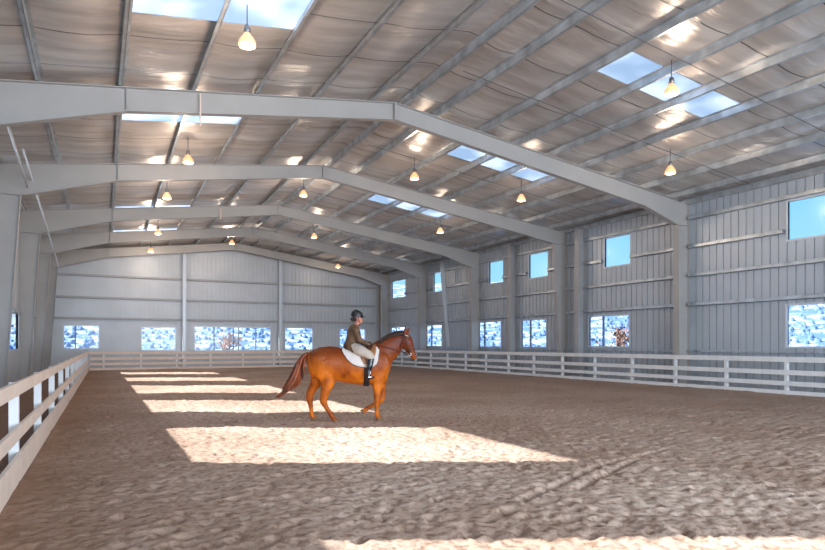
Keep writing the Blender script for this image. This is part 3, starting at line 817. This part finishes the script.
# ------------------------------------------------------------------ outside
mb = MB(); mb.box(-60, XL-0.3, -40, 90, -0.3, -0.05); mb.box(XR+.3, 90, -40, 90, -0.3, -0.05); mb.box(XL-.3, XR+.3, YB+.3, 90, -0.3, -0.05); mb.box(XL-.3, XR+.3, -40, YF-.3, -.3, -.05)
tag(mb.build('snowy_ground', M['snow_flat']), kind='structure')
def hillz(r, a):
    n = noise.noise(Vector((math.cos(a)*2.2, math.sin(a)*2.2, r*0.006)))
    n2 = noise.noise(Vector((math.cos(a)*r*0.03, math.sin(a)*r*0.03, 2.0)))
    f = max(0, (r-55)/150.0)
    return -0.3 + 22*(f**0.9)*(1+0.35*n) + 1.5*n2*min(1, f*3)
def hill():
    mb = MB(); NR, NA = 46, 200
    rr = [50+ (260-50)*(i/NR)**1.3 for i in range(NR+1)]
    for r in rr:
        for k in range(NA):
            a = 2*math.pi*k/NA
            mb.v.append((9+r*math.cos(a), 22+r*math.sin(a), hillz(r, a)))
    for i in range(NR):
        for k in range(NA):
            p = i*NA+k; q = i*NA+(k+1) % NA
            mb.f.append([p, q, q+NA, p+NA]); mb.sm.append(True)
    tag(mb.build('snowy_hillside', M['snow']), kind='structure')
hill()
def brush():
    mb = MB(); random.seed(21)
    for k in range(10500):
        a = random.uniform(-0.6, 3.8); r = 52+95*random.random()**1.2
        x, y, z = 9+r*math.cos(a), 22+r*math.sin(a), hillz(r, a)
        s = random.uniform(0.15, 0.5)
        n = len(mb.v)
        for j in range(6):
            t = 2*math.pi*j/6
            mb.v.append((x+s*math.cos(t)*random.uniform(.7, 1.2), y+s*math.sin(t)*random.uniform(.7, 1.2), z-.1))
        for j in range(6):
            t = 2*math.pi*j/6
            mb.v.append((x+.7*s*math.cos(t)*random.uniform(.6, 1.2), y+.7*s*math.sin(t)*random.uniform(.6, 1.2), z+s*random.uniform(.5, 1.0)))
        mb.v.append((x, y, z+s*1.2))
        for j in range(6):
            mb.f.append([n+j, n+(j+1)%6, n+6+(j+1)%6, n+6+j]); mb.f.append([n+6+j, n+6+(j+1)%6, n+12]); mb.sm += [True, True]
    tag(mb.build('sagebrush', M['brush']), 'blue-grey sagebrush dotting the snowy hillside outside the windows', 'brush', kind='stuff')
brush()
def tree(x, y, h, mat_leaf, lab, dens=500, spread=0.42, z0=-0.1, leaf=0.16, name='autumn_tree', cat='tree'):
    root = empty(name, (x, y, z0)); tag(root, lab, cat)
    mb = MB(); random.seed(int(x*13+y))
    mb.tube([(0, 0, 0), (0.05*h*.3, 0, h*.3), (0, 0.04*h*.3, h*.6), (0, 0, h*.92)], [h*.03, h*.024, h*.016, h*.005], n=7)
    tips = []
    for k in range(16):
        a = random.uniform(0, 6.28); z = random.uniform(.2, .75)*h; l = h*spread*random.uniform(.6, 1)*(1.15-z/h)
        e = (math.cos(a)*l, math.sin(a)*l, z+l*.7)
        mb.tube([(0, 0, z), (e[0]*.5, e[1]*.5, z+l*.45), e], [h*.011, h*.007, h*.003], n=5); tips.append(((0, 0, z), e))
    mb.build('trunk', M['bark'], root)
    lf = MB()
    for k in range(dens):
        s, e = random.choice(tips); f = random.uniform(.25, 1.1)
        c = Vector(s).lerp(Vector(e), f) + Vector([random.gauss(0, h*.05) for _ in range(3)])
        r = leaf*random.uniform(.6, 1.2); u = Vector([random.gauss(0, 1) for _ in range(3)]).normalized(); v = u.orthogonal().normalized(); w_ = u.cross(v)
        n = len(lf.v); lf.v += [tuple(c+v*r), tuple(c+w_*r*.6), tuple(c-v*r), tuple(c-w_*r*.6)]; lf.f.append([n, n+1, n+2, n+3]); lf.sm.append(False)
    lf.build('foliage', mat_leaf, root)
tree(31.0, 14.9, 4.2, M['leaf_y'], 'yellow-leaved autumn tree outside the nearest low right window', 900)
tree(10.6, 56.5, 3.4, M['rust'], 'bare reddish bush outside the wide end-wall window bank', 260, 0.5, name='bare_bush', cat='bush')
tree(7.0, 59.5, 2.6, M['rust'], 'low reddish bush outside the middle panes of the end wall', 200, 0.5, name='bare_bush', cat='bush')
tree(30.5, 29.5, 3.2, M['rust'], 'reddish bare bush seen through the second low right window', 220, 0.5, name='bare_bush', cat='bush')

# ------------------------------------------------------------------ horse (local: x forward, y left, z up)
HP = 45.8
def hl(u, v, y=0.0): return ((u-345)/HP, y, (420.5-v)/HP)
def sections(S, y=0.0):
    """S: (u, vtop, vbot, halfwidth)"""
    P = [hl(u, (a+b)/2, y) for u, a, b, w_ in S]
    return P, [w_ for *_, w_ in S], [(b-a)/2/HP for _, a, b, _ in S]
def catmull(pts, rad, n=5):
    """resample a polyline (list of vectors) and its radii smoothly"""
    P = [Vector(p) for p in pts]; out = []; ro = [[] for _ in rad]
    m = len(P)
    for i in range(m-1):
        p0, p1, p2, p3 = P[max(i-1,0)], P[i], P[i+1], P[min(i+2,m-1)]
        for k in range(n):
            t = k/n
            out.append(0.5*((2*p1)+(p2-p0)*t+(2*p0-5*p1+4*p2-p3)*t*t+(3*p1-p0-3*p2+p3)*t**3))
            for j, r in enumerate(rad):
                f = t*t*(3-2*t); ro[j].append(r[i]*(1-f)+r[i+1]*f)
    out.append(P[-1])
    for j, r in enumerate(rad): ro[j].append(r[-1])
    return out, ro
TR = [(306.5, 356, 370, .10), (309, 351.5, 374, .19), (314, 349, 377, .245), (321, 347, 379.5, .28), (330, 346.3, 381, .29), (340, 348, 382, .28),
      (350, 349.5, 384, .30), (360, 348.5, 385.5, .30), (368, 346, 386, .27), (376, 345, 386, .245), (383, 348, 384.5, .215), (388, 353, 379, .16), (391, 360, 373, .08)]
def trunk_at(x):
    u = x*HP+345
    for a, b in zip(TR, TR[1:]):
        if a[0] <= u <= b[0]:
            f = (u-a[0])/(b[0]-a[0]); q = [a[i]*(1-f)+b[i]*f for i in range(4)]
            return (420.5-(q[1]+q[2])/2)/HP, q[3], (q[2]-q[1])/2/HP
    q = TR[0] if u < TR[0][0] else TR[-1]
    return (420.5-(q[1]+q[2])/2)/HP, q[3], (q[2]-q[1])/2/HP
LEGS = {
 'hn': [(321,362,.17,.25),(325,372,.125,.215),(327,381,.095,.145),(325.5,389,.07,.095),(323.6,396,.055,.07),(323.2,401,.048,.064),(325.6,406.5,.035,.043),(329,412,.032,.037),(331.2,415.5,.042,.046),(332.8,418.2,.036,.038),(334.5,420.4,.045,.05)],
 'hf': [(317,362,.15,.22),(318,372,.12,.18),(316.5,381,.085,.12),(312.5,389,.065,.08),(309.6,395.5,.052,.066),(309.4,400,.046,.06),(310.4,406,.034,.041),(311.2,411.5,.032,.036),(311.4,414.5,.041,.045),(312.2,417,.036,.038),(313.8,419.2,.045,.048)],
 'fn': [(379,366,.12,.22),(377.5,376,.10,.155),(377,385,.078,.105),(376.8,393,.058,.07),(376.8,400,.052,.058),(376.6,403,.046,.052),(376.4,408,.032,.037),(376.4,412.3,.033,.035),(376.5,414.6,.042,.045),(377.2,417,.036,.037),(378.6,419.2,.045,.05)],
 'ff': [(381,368,.11,.19),(381,378,.09,.14),(381.8,387,.072,.10),(382.6,394.5,.056,.068),(382.2,400.5,.051,.057),(380,403,.045,.05),(374.5,406,.032,.036),(369.8,408.8,.032,.035),(367.6,410.2,.04,.043),(365.8,411.8,.035,.037),(363.4,412.6,.044,.046)]}
LY = {'hn': -.135, 'hf': .135, 'fn': -.115, 'ff': .115}
def make_horse():
    body = MB()
    P, a, b = sections(TR)
    P, (a, b) = catmull(P, [a, b], 4); body.tube(P, a, b, 28, lat=(0, 1, 0))
    # neck
    N = [(374,359,.21,.28),(381,354.3,.175,.30),(387.8,349.2,.135,.285),(393.8,344.4,.11,.24),(398.8,340.6,.095,.195),(402.8,338,.088,.16)]
    P = [hl(u, v) for u, v, *_ in N]; P, (a, b) = catmull(P, [[n[2] for n in N], [n[3] for n in N]], 4)
    body.tube(P, a, b, 20, lat=(0, 1, 0))
    # head
    H = [(403.0,332.9,.055,.07),(404.4,336.0,.095,.132),(406.4,340.2,.108,.158),(408.7,344.6,.10,.142),(410.8,348.7,.080,.110),(412.7,352.5,.064,.085),(414.4,355.9,.060,.076),(415.5,358.6,.054,.062),(415.9,360.2,.034,.034)]
    P = [hl(u, v) for u, v, *_ in H]; P, (a, b) = catmull(P, [[n[2] for n in H], [n[3] for n in H]], 3)
    body.tube(P, a, b, 18, lat=(0, 1, 0))
    # ears
    for s, (eu, ev) in ((-1, (405.8, 325.6)), (1, (412.3, 327.4))):
        c0 = hl(404.6 + (2.0 if s > 0 else 0), 334.5, s*.055); c1 = hl((eu+404.8)/2+.5, 331, s*.075); c2 = hl(eu, ev, s*.07)
        body.tube([c0, c1, c2], [.046, .050, .010], [.028, .024, .008], 10, lat=(1, 0, 0))
    for k, L in LEGS.items():
        y = LY[k]
        pts = [hl(u, v, y*(1.0 if i > 2 else .9)) for i, (u, v, *_) in enumerate(L)]
        g_ = lambda i: 1.08 + 0.20*min(1, i/5)
        P, (a, b) = catmull(pts, [[n[2]*g_(i) for i, n in enumerate(L)], [n[3]*g_(i) for i, n in enumerate(L)]], 4)
        body.tube(P, a, b, 16, lat=(0, 1, 0))
    # shoulder and haunch muscle
    body.sphere(hl(382, 364, -.16), (.17, .07, .24)); body.sphere(hl(382, 364, .16), (.17, .07, .24))
    body.sphere(hl(320, 361, -.15), (.24, .14, .24)); body.sphere(hl(320, 361, .15), (.24, .14, .24))
    # jaw, brow and nostril bulges
    for s in (-1, 1):
        body.sphere(hl(404.6, 341.2, s*.06), (.075, .035, .085))
        body.sphere(hl(408.6, 339.2, s*.082), (.03, .02, .03))
    me = remesh(body, 0.014, 5)
    root = link_mesh('horse', me, M['horse'])
    tag(root, 'chestnut horse with dark mane and tail walking across the arena, carrying a rider', 'horse')
    # hooves
    for k in LEGS:
        u, v = LEGS[k][-1][:2]; y = LY[k]
        mb = MB()
        if k == 'ff':
            mb.tube([hl(u+.4, v-.2, y), hl(u-1.6, v+1.2, y)], [.048, .060], [.050, .062], 14, lat=(0, 1, 0))
        else:
            zb = 0.0 if k in ('hn', 'fn') else 0.0
            mb.tube([hl(u-.2, v-.8, y), hl(u+.9, v+1.9, y)], [.060, .078], [.066, .092], 16, lat=(0, 1, 0))
        mb.build('hoof', M['hoof'], root)
    # eyes
    for s in (-1, 1):
        mb = MB(); mb.sphere(hl(408.7, 339.8, s*.095), (.02, .012, .018)); mb.build('eye', M['eye'], root)
        mb = MB(); mb.sphere(hl(414.6, 357.2, s*.045), (.012, .008, .018)); mb.build('nostril', M['nostril'], root)
    # mane: overlapping locks down both sides of the crest
    mb = MB(); random.seed(5)
    crest = [hl(u, v) for u, v in ((374, 344.4), (380, 340.6), (387, 335.9), (394, 332.9), (400, 331.6), (404.5, 331.8))]
    cp, _ = catmull(crest, [[1]*6], 14)
    for i, p in enumerate(cp):
        for s in (-1, 1):
            ln = random.uniform(.07, .10) if s < 0 else random.uniform(.12, .2)
            a = p+Vector((random.uniform(-.01, .01), 0, .018)); wdt = .075
            b_ = p+Vector((-.01, s*(wdt+.012), -ln*.45)); c = p+Vector((-.02+random.uniform(-.015, .015), s*(wdt+.035), -ln))
            mb.tube([a, p+Vector((0, s*.04, .0)), b_, c], [.02, .02, .016, .004], [.014, .014, .01, .004], 6, lat=(1, 0, 0))
    mb.build('mane', M['mane'], root)
    mb = MB()
    for k in range(7):
        o_ = (k-3)*.012
        a = Vector(hl(406, 331.8, o_)); mb.tube([a, a+Vector((.06, 0, -.05)), a+Vector((.09, o_*.3, -.15-.02*(k % 3)))], [.014, .016, .003], n=6)
    mb.build('forelock', M['mane'], root)
    # tail: many long locks
    mb = MB(); random.seed(8)
    for k in range(60):
        f = k/59; sw = random.gauss(0, 1); lat_ = random.uniform(-.06, .06); ln = random.uniform(.75, 1.04)
        core = [(308.3, 353.2), (304, 355.4), (300.5, 361), (297.5, 370), (293.5, 380), (287, 389), (277.5, 397)]
        pts = []
        for j, (u, v) in enumerate(core):
            if j/6 > ln+.05: break
            spr = (0, .5, 1.4, 2.3, 2.9, 2.6, 1.6)[j]
            pts.append(Vector(hl(u+sw*spr*.9, v+abs(sw)*spr*.25+random.uniform(-.3, .3), lat_*(.5+j*.25))))
        if len(pts) < 4: continue
        rr_ = [.03, .03, .027, .025, .022, .016, .004][:len(pts)]; rr_[-1] = .004
        P, (r_,) = catmull(pts, [rr_], 3)
        mb.tube(P, r_, n=6)
    # inner lock close to the leg
    P, (r_,) = catmull([hl(308.3, 353.5, -.02), hl(305.5, 358, -.03), hl(303.8, 366, -.04), hl(303.5, 373, -.04), hl(302.5, 380, -.03)], [[.03, .035, .03, .02, .004]], 4)
    mb.tube(P, r_, n=8)
    mb.build('tail', M['tail'], root)
    return root
horse = make_horse()
fwd = Vector((math.cos(-YAW), math.sin(-YAW), 0))
HX, HY, HROT = 4.86, 12.62, -YAW + R(9)
def place(o): o.location = (HX, HY, 0.012); o.rotation_euler = (0, 0, HROT)
place(horse)

# --- tack
def drape(name, mat_, zlow, x0, x1, off, nx=22, nth=16, parent=None, thick=0.012, both=True, ztop_cut=None):
    """sheet lying on the barrel between x0 and x1, reaching down to zlow(x) on each side"""
    def pt(x, th, o_):
        zc, a, b = trunk_at(x); a += .004
        return Vector((x, (a+o_)*math.sin(th), zc+(b+o_)*math.cos(th)))
    mb = MB(); V = [[], []]
    for layer, o_ in enumerate((off, off+thick)):
        for i in range(nx+1):
            x = x0+(x1-x0)*i/nx; zc, a, b = trunk_at(x); c = max(-1, min(1, (zlow(x)-zc)/(b+o_))); tm = math.acos(c)
            row = []
            for j in range(-nth, nth+1):
                mb.v.append(tuple(pt(x, tm*j/nth, o_))); row.append(len(mb.v)-1)
            V[layer].append(row)
    m_ = 2*nth
    for layer in (0, 1):
        for i in range(nx):
            for j in range(m_):
                mb.f.append([V[layer][i][j], V[layer][i+1][j], V[layer][i+1][j+1], V[layer][i][j+1]]); mb.sm.append(True)
    for i in range(nx):
        for j in (0, m_):
            mb.f.append([V[0][i][j], V[0][i+1][j], V[1][i+1][j], V[1][i][j]]); mb.sm.append(False)
    for j in range(m_):
        for i in (0, nx):
            mb.f.append([V[0][i][j], V[0][i][j+1], V[1][i][j+1], V[1][i][j]]); mb.sm.append(False)
    return mb.build(name, mat_, parent)
def curve_z(K):
    """piecewise profile given in photo pixels -> z(x)"""
    K = [((u-345)/HP, (420.5-v)/HP) for u, v in K]
    def f(x):
        if x <= K[0][0]: return K[0][1]
        for a, b in zip(K, K[1:]):
            if a[0] <= x <= b[0]:
                t = (x-a[0])/(b[0]-a[0]); t = t*t*(3-2*t)*.5+t*.5
                return a[1]*(1-t)+b[1]*t
        return K[-1][1]
    return f
padz = curve_z([(341.2, 350), (343.5, 355), (347, 360), (351.5, 364), (357, 366.2), (364, 367.3), (371, 367.4), (375.2, 364.6), (377.6, 359), (378.6, 351)])
pad = drape('saddle_pad', M['pad'], padz, (341.2-345)/HP, (378.6-345)/HP, .012)
tag(pad, 'white quilted saddle pad on the chestnut horse under the saddle', 'saddle pad')
edge = drape('binding', M['padedge'], lambda x: padz(x)-.012, (340.8-345)/HP, (379-345)/HP, .006, thick=.010, parent=pad)
place(pad)
flapz = curve_z([(358, 353), (360, 359), (363, 364), (367, 365), (371, 362), (374, 356), (375.2, 350)])
saddle = empty('saddle'); tag(saddle, 'brown leather riding saddle strapped on the horse under the rider', 'saddle')
drape('flap', M['tan'], flapz, (358-345)/HP, (375.2-345)/HP, .028, parent=saddle, thick=.014)
mb = MB()
S = [(343.5,344.8,.13,.03),(347,346.2,.17,.045),(352,347.6,.16,.045),(358,347.6,.15,.045),(364,345.8,.13,.05),(369,343.6,.09,.045),(371,343.6,.05,.02)]
P, (a, b) = catmull([hl(u, v) for u, v, *_ in S], [[s[2] for s in S], [s[3] for s in S]], 4)
mb.tube(P, a, b, 18, lat=(0, 1, 0)); mb.build('seat', M['leather'], saddle)
drape('skirt', M['leather'], curve_z([(343, 347.6), (350, 350.6), (360, 353.5), (368, 351.5), (372, 347.6)]), (343-345)/HP, (372-345)/HP, .05, parent=saddle, thick=.01)
mb = MB()                                # girth, right round the barrel
for i, u in enumerate((363.2, 368.2)): pass
n = 40; x0, x1 = (363-345)/HP, (368.6-345)/HP
for x in (x0, x1):
    zc, a, b = trunk_at(x)
    for o_ in (.008, .026):
        for k in range(n):
            t = 2*math.pi*k/n; mb.v.append((x, (a+o_)*math.sin(t), zc+(b+o_)*math.cos(t)))
for k in range(n):
    q = (k+1) % n
    for (A, B) in ((0, 1), (1, 3), (3, 2), (2, 0)):
        mb.f.append([A*n+k, A*n+q, B*n+q, B*n+k]); mb.sm.append(True)
mb.build('girth', M['black'], saddle)
for s in (-1, 1):
    top_ = Vector(hl(364, 353, s*.35)); ft = Vector(hl(368, 374.5, s*.40))
    mb = MB(); mb.bar(top_, ft+Vector((0, 0, .10)), .025, .008, up=(0, 1, 0)); st = mb.build('stirrup_leather', M['leather'], saddle)
    mb = MB(); c = ft+Vector((0, 0, .03))
    ring = [c+Vector((math.sin(t)*.02, math.cos(t)*.06, math.sin(t)*.075)) for t in [2*math.pi*k/20 for k in range(21)]]
    mb.tube(ring, .008, n=6); mb.box(c.x-.035, c.x+.035, c.y-.06, c.y+.06, c.z-.08, c.z-.068); mb.build('stirrup_iron', M['steel'], st)
place(saddle)

bridle = empty('bridle'); tag(bridle, 'dark leather bridle with pale browband on the horse head', 'bridle')
def ring_at(c, t, a, b, r, name, m_, par, n=24):
    c = Vector(c); t = Vector(t).normalized(); L = Vector((0, 1, 0)); N = t.cross(L)
    pts = [c+L*math.cos(2*math.pi*k/n)*a+N*math.sin(2*math.pi*k/n)*b for k in range(n+1)]
    return MB().tube(pts, r, n=6).build(name, m_, par)
ring_at(hl(411, 350.6), Vector(hl(413.2, 355.8))-Vector(hl(408.2, 344.5)), .086, .110, .011, 'noseband', M['leather'], bridle)
ring_at(hl(404.6, 337.4), (.15, 0, -.9), .108, .158, .010, 'headpiece', M['leather'], bridle)
for s in (-1, 1):
    MB().tube([hl(405, 335.0, s*.104), hl(408.0, 335.9, s*.098), hl(409.2, 336.6, s*.06), hl(409.6, 336.8, 0)], .011, n=6).build('browband', M['pad'], bridle)
    MB().tube([hl(405, 335, s*.104), hl(406.6, 341.5, s*.114), hl(408.4, 348.3, s*.093), hl(410.4, 354.0, s*.074)], .009, n=6).build('cheek_strap', M['leather'], bridle)
    c = hl(410.6, 354.8, s*.075)
    pts = [Vector(c)+Vector((math.cos(t)*.03, 0, math.sin(t)*.03)) for t in [2*math.pi*k/16 for k in range(17)]]
    MB().tube(pts, .006, n=6).build('bit_ring', M['steel'], bridle)
    MB().tube([hl(410.4, 355.2, s*.085), hl(401, 351.2, s*.15), hl(391, 348.6, s*.20), hl(381, 346.0, s*.19), hl(371.6, 344.6, s*.08)], .008, n=6).build('rein', M['leather'], bridle)
MB().tube([hl(404.6, 334.5, -.104), hl(402.6, 341, -.118), hl(400.6, 347, -.10), hl(399.4, 350.2, 0)], .008, n=6).build('throat_lash', M['leather'], bridle)
place(bridle)

# ------------------------------------------------------------------ rider
def make_rider():
    # body: one continuous skin
    b = MB()
    T = [(350.5,348,.15,.12),(351,343,.15,.11),(352,337,.125,.095),(353,331.5,.145,.105),(353.8,327.5,.15,.09),(355,325.2,.07,.06),(355.8,323.6,.052,.055),(356.4,321.6,.05,.055)]
    P, (a, r) = catmull([hl(u, v) for u, v, *_ in T], [[t[2] for t in T], [t[3] for t in T]], 4)
    b.tube(P, a, r, 18, lat=(0, 1, 0))
    # head: skull, face and jaw
    b.sphere(hl(356.5, 316.8), (.098, .078, .105), 18, 12)
    b.tube([hl(357.4, 317.5), hl(358.3, 320.2), hl(359.4, 322.1)], [.068, .058, .035], [.085, .068, .035], 12, lat=(0, 1, 0))
    b.tube([hl(360.3, 317.2), hl(361.5, 319.3), hl(361.0, 319.8)], [.012, .017, .012], n=8)          # nose
    b.sphere(hl(360.7, 320.8), (.018, .028, .008)); b.sphere(hl(360.6, 321.5), (.017, .024, .008))   # lips
    for s in (-1, 1): b.sphere(hl(356.3, 318.4, s*.078), (.018, .01, .03))
    for s in (-1, 1):
        A = [(354.2,328,.055),(355.8,333,.048),(357.5,338.2,.042),(362,341.2,.036),(367.0,343.4,.028),(369.2,344.3,.027)]
        ys = (.175, .215, .235, .19, .12, .09)
        P, (r,) = catmull([hl(u, v, s*ys[i]) for i, (u, v, _) in enumerate(A)], [[q[2] for q in A]], 4)
        b.tube(P, r, n=12)
        # palm and fingers closed round the rein
        b.sphere(hl(370.6, 344.8, s*.075), (.045, .022, .036))
        for k in range(4):
            z = .024-.016*k; c = Vector(hl(371.6, 344.9, s*.07)); ln = (.034, .038, .036, .029)[k]
            b.tube([c+Vector((-.004, s*.012, z)), c+Vector((ln*.9, s*.006, z)), c+Vector((ln, -s*.022, z-.002)), c+Vector((ln*.3, -s*.028, z-.003))], .0085, n=8)
        c = Vector(hl(370.2, 344.2, s*.07)); b.tube([c, c+Vector((.03, -s*.02, .022)), c+Vector((.055, -s*.022, .018))], [.011, .01, .008], n=8)
        Lg = [(352.5,347,.088),(358,349.8,.088),(364,352.9,.070),(368.2,355.5,.055),(368,360,.058),(366.6,366,.05),(365.8,371.5,.038),(365.8,374,.04)]
        yl = (.13, .27, .335, .355, .37, .385, .395, .40)
        P, (r,) = catmull([hl(u, v, s*yl[i]) for i, (u, v, _) in enumerate(Lg)], [[q[2] for q in Lg]], 4)
        b.tube(P, r, n=12)
        b.tube([hl(365, 375.4, s*.40), hl(368.5, 375.8, s*.405), hl(371.2, 376.0, s*.41)], [.033, .036, .02], [.03, .024, .014], 10, lat=(0, 1, 0))
    me = remesh(b, 0.0085, 2)
    root = link_mesh('person', me, M['skin'])
    tag(root, 'person in brown jacket and black riding helmet sitting on the chestnut horse', 'person')
    # jacket
    j = MB()
    T = [(349.9,349.8,.21,.175),(350.4,346.5,.205,.175),(351,342,.19,.16),(351.8,337,.17,.142),(352.6,332,.19,.155),(353.4,328,.195,.13),(354.6,325.6,.12,.09),(355.4,324.3,.068,.066)]
    P, (a, r) = catmull([hl(u, v) for u, v, *_ in T], [[t[2] for t in T], [t[3] for t in T]], 4)
    j.tube(P, a, r, 20, lat=(0, 1, 0))
    for s in (-1, 1):
        A = [(353.6,328.6,.07),(354.1,329.4,.078),(355.6,333.2,.070),(357.4,338.4,.064),(361.5,341.2,.054),(366.6,343.4,.042)]
        ys = (.10, .175, .215, .237, .19, .12)
        P, (r,) = catmull([hl(u, v, s*ys[i]) for i, (u, v, _) in enumerate(A)], [[q[2] for q in A]], 4)
        j.tube(P, r, n=12)
        j.tube([hl(350.5, 345.5, s*.11), hl(352.5, 348.2, s*.17), hl(354.5, 350.8, s*.215)], [.10, .11, .10], [.09, .09, .06], 12)
    o = link_mesh('jacket', remesh(j, 0.011, 3), M['coat'], root)
    c = MB(); ring = [Vector(hl(355.5, 324.2))+Vector((math.cos(t)*.07, math.sin(t)*.07, -.01+.015*math.cos(t))) for t in [2*math.pi*k/20 for k in range(21)]]
    c.tube(ring, .016, n=8); c.build('collar', M['coat'], o)
    g = MB()
    for s in (-1, 1):
        Lg = [(352,347.3,.122),(358,349.7,.120),(364,352.7,.098),(368.3,355.2,.082),(367.9,358.8,.070)]
        yl = (.12, .27, .335, .355, .366)
        P, (r,) = catmull([hl(u, v, s*yl[i]) for i, (u, v, _) in enumerate(Lg)], [[q[2] for q in Lg]], 4)
        g.tube(P, r, n=14)
    g.tube([hl(350.5, 349.2), hl(351, 344)], [.15, .14], [.13, .12], 14, lat=(0, 1, 0))
    link_mesh('breeches', remesh(g, 0.011, 3), M['breech'], root)
    for s in (-1, 1):
        bt = MB()
        Lg = [(368.8,354.6,.070),(368.4,358,.072),(367.4,364,.066),(366.2,370,.05),(365.9,373.4,.046),(365.9,375.6,.045)]
        yl = (.357, .364, .38, .393, .40, .402)
        P, (r,) = catmull([hl(u, v, s*yl[i]) for i, (u, v, _) in enumerate(Lg)], [[q[2] for q in Lg]], 4)
        bt.tube(P, r, n=14)
        bt.tube([hl(364.6, 376.0, s*.402), hl(367, 375.8, s*.404), hl(370, 376.2, s*.41), hl(371.9, 376.5, s*.414)], [.036, .044, .043, .024], [.034, .04, .03, .02], 12, lat=(0, 1, 0))
        bt.box(*sorted((hl(364.0, 0)[0], hl(365.8, 0)[0])), s*.402-.032, s*.402+.032, hl(0, 378.2)[2], hl(0, 376.2)[2])
        link_mesh('boot', remesh(bt, 0.009, 2), M['boot'], root)
    for s in (-1, 1):
        gl = MB(); gl.sphere(hl(370.4, 344.75, s*.075), (.054, .032, .044)); gl.tube([hl(367.4, 343.7, s*.115), hl(370, 344.6, s*.08)], [.036, .034], n=10)
        for k in range(4):
            z = .024-.016*k; c = Vector(hl(371.6, 344.9, s*.07)); ln = (.038, .042, .040, .033)[k]
            gl.tube([c+Vector((-.004, s*.012, z)), c+Vector((ln*.9, s*.006, z)), c+Vector((ln, -s*.024, z-.002)), c+Vector((ln*.3, -s*.03, z-.003))], .0105, n=8)
        gl.build('glove', M['glove'], root)
    # helmet: domed shell, brim, strap
    h = MB(); c = Vector(hl(356.0, 315.1))
    prof = [(1.0, -.02), (1.02, .0), (1.0, .04), (.93, .075), (.78, .105), (.52, .128), (.22, .14), (.001, .142)]
    base = len(h.v); nn = 28
    for (rr_, z) in prof:
        for k in range(nn):
            t = 2*math.pi*k/nn
            h.v.append((c.x+math.cos(t)*.128*rr_-.006, c.y+math.sin(t)*.103*rr_, c.z+z-.02*math.cos(t)*(-1)*(1 if z < .02 else .5)*-1))
    for i in range(len(prof)-1):
        for k in range(nn):
            p = base+i*nn+k; q = base+i*nn+(k+1) % nn; h.f.append([p, q, q+nn, p+nn]); h.sm.append(True)
    ho = h.build('helmet', M['helmet'], root)
    v = MB()
    for layer, dz in enumerate((0, .008)):
        for k in range(13):
            t = -1.1+2.2*k/12
            v.v.append((c.x+.118*math.cos(t), c.y+.103*math.sin(t), c.z+.0+dz)); v.v.append((c.x+.185*math.cos(t*.8), c.y+.105*math.sin(t*.85), c.z-.018+dz))
    for k in range(12):
        for L in (0, 26): v.f.append([L+2*k, L+2*k+1, L+2*k+3, L+2*k+2]); v.sm.append(True)
        v.f.append([2*k+1, 2*k+3, 26+2*k+3, 26+2*k+1]); v.sm.append(False)
    v.build('peak', M['helmet'], ho)
    MB().tube([c+Vector((.02, -.098, -.01)), c+Vector((.03, -.085, -.08)), c+Vector((.06, -.03, -.15)), c+Vector((.06, .03, -.15)), c+Vector((.03, .085, -.08)), c+Vector((.02, .098, -.01))], .007, n=6).build('chin_strap', M['black'], ho)
    # hair gathered in a net behind
    hr = MB(); hr.sphere(hl(351.6, 318.2), (.055, .05, .052)); hr.sphere(hl(354.2, 317.8), (.07, .082, .06)); hr.build('hair', M['hair'], root)
    for s in (-1, 1):
        MB().sphere(hl(360.15, 317.75, s*.031), (.010, .012, .008)).build('eye', M['eye'], root)
    MB().tube([hl(360.75, 321.15, -.024), hl(361.25, 321.1, 0), hl(360.75, 321.15, .024)], .0045, n=6).build('mouth', M['lip'], root)
    return root
rider = make_rider()
place(rider)
rider.location = Vector((HX, HY, 0.0)) + Vector((math.cos(HROT), math.sin(HROT), 0))*0.022 + Vector((0, 0, -0.008))
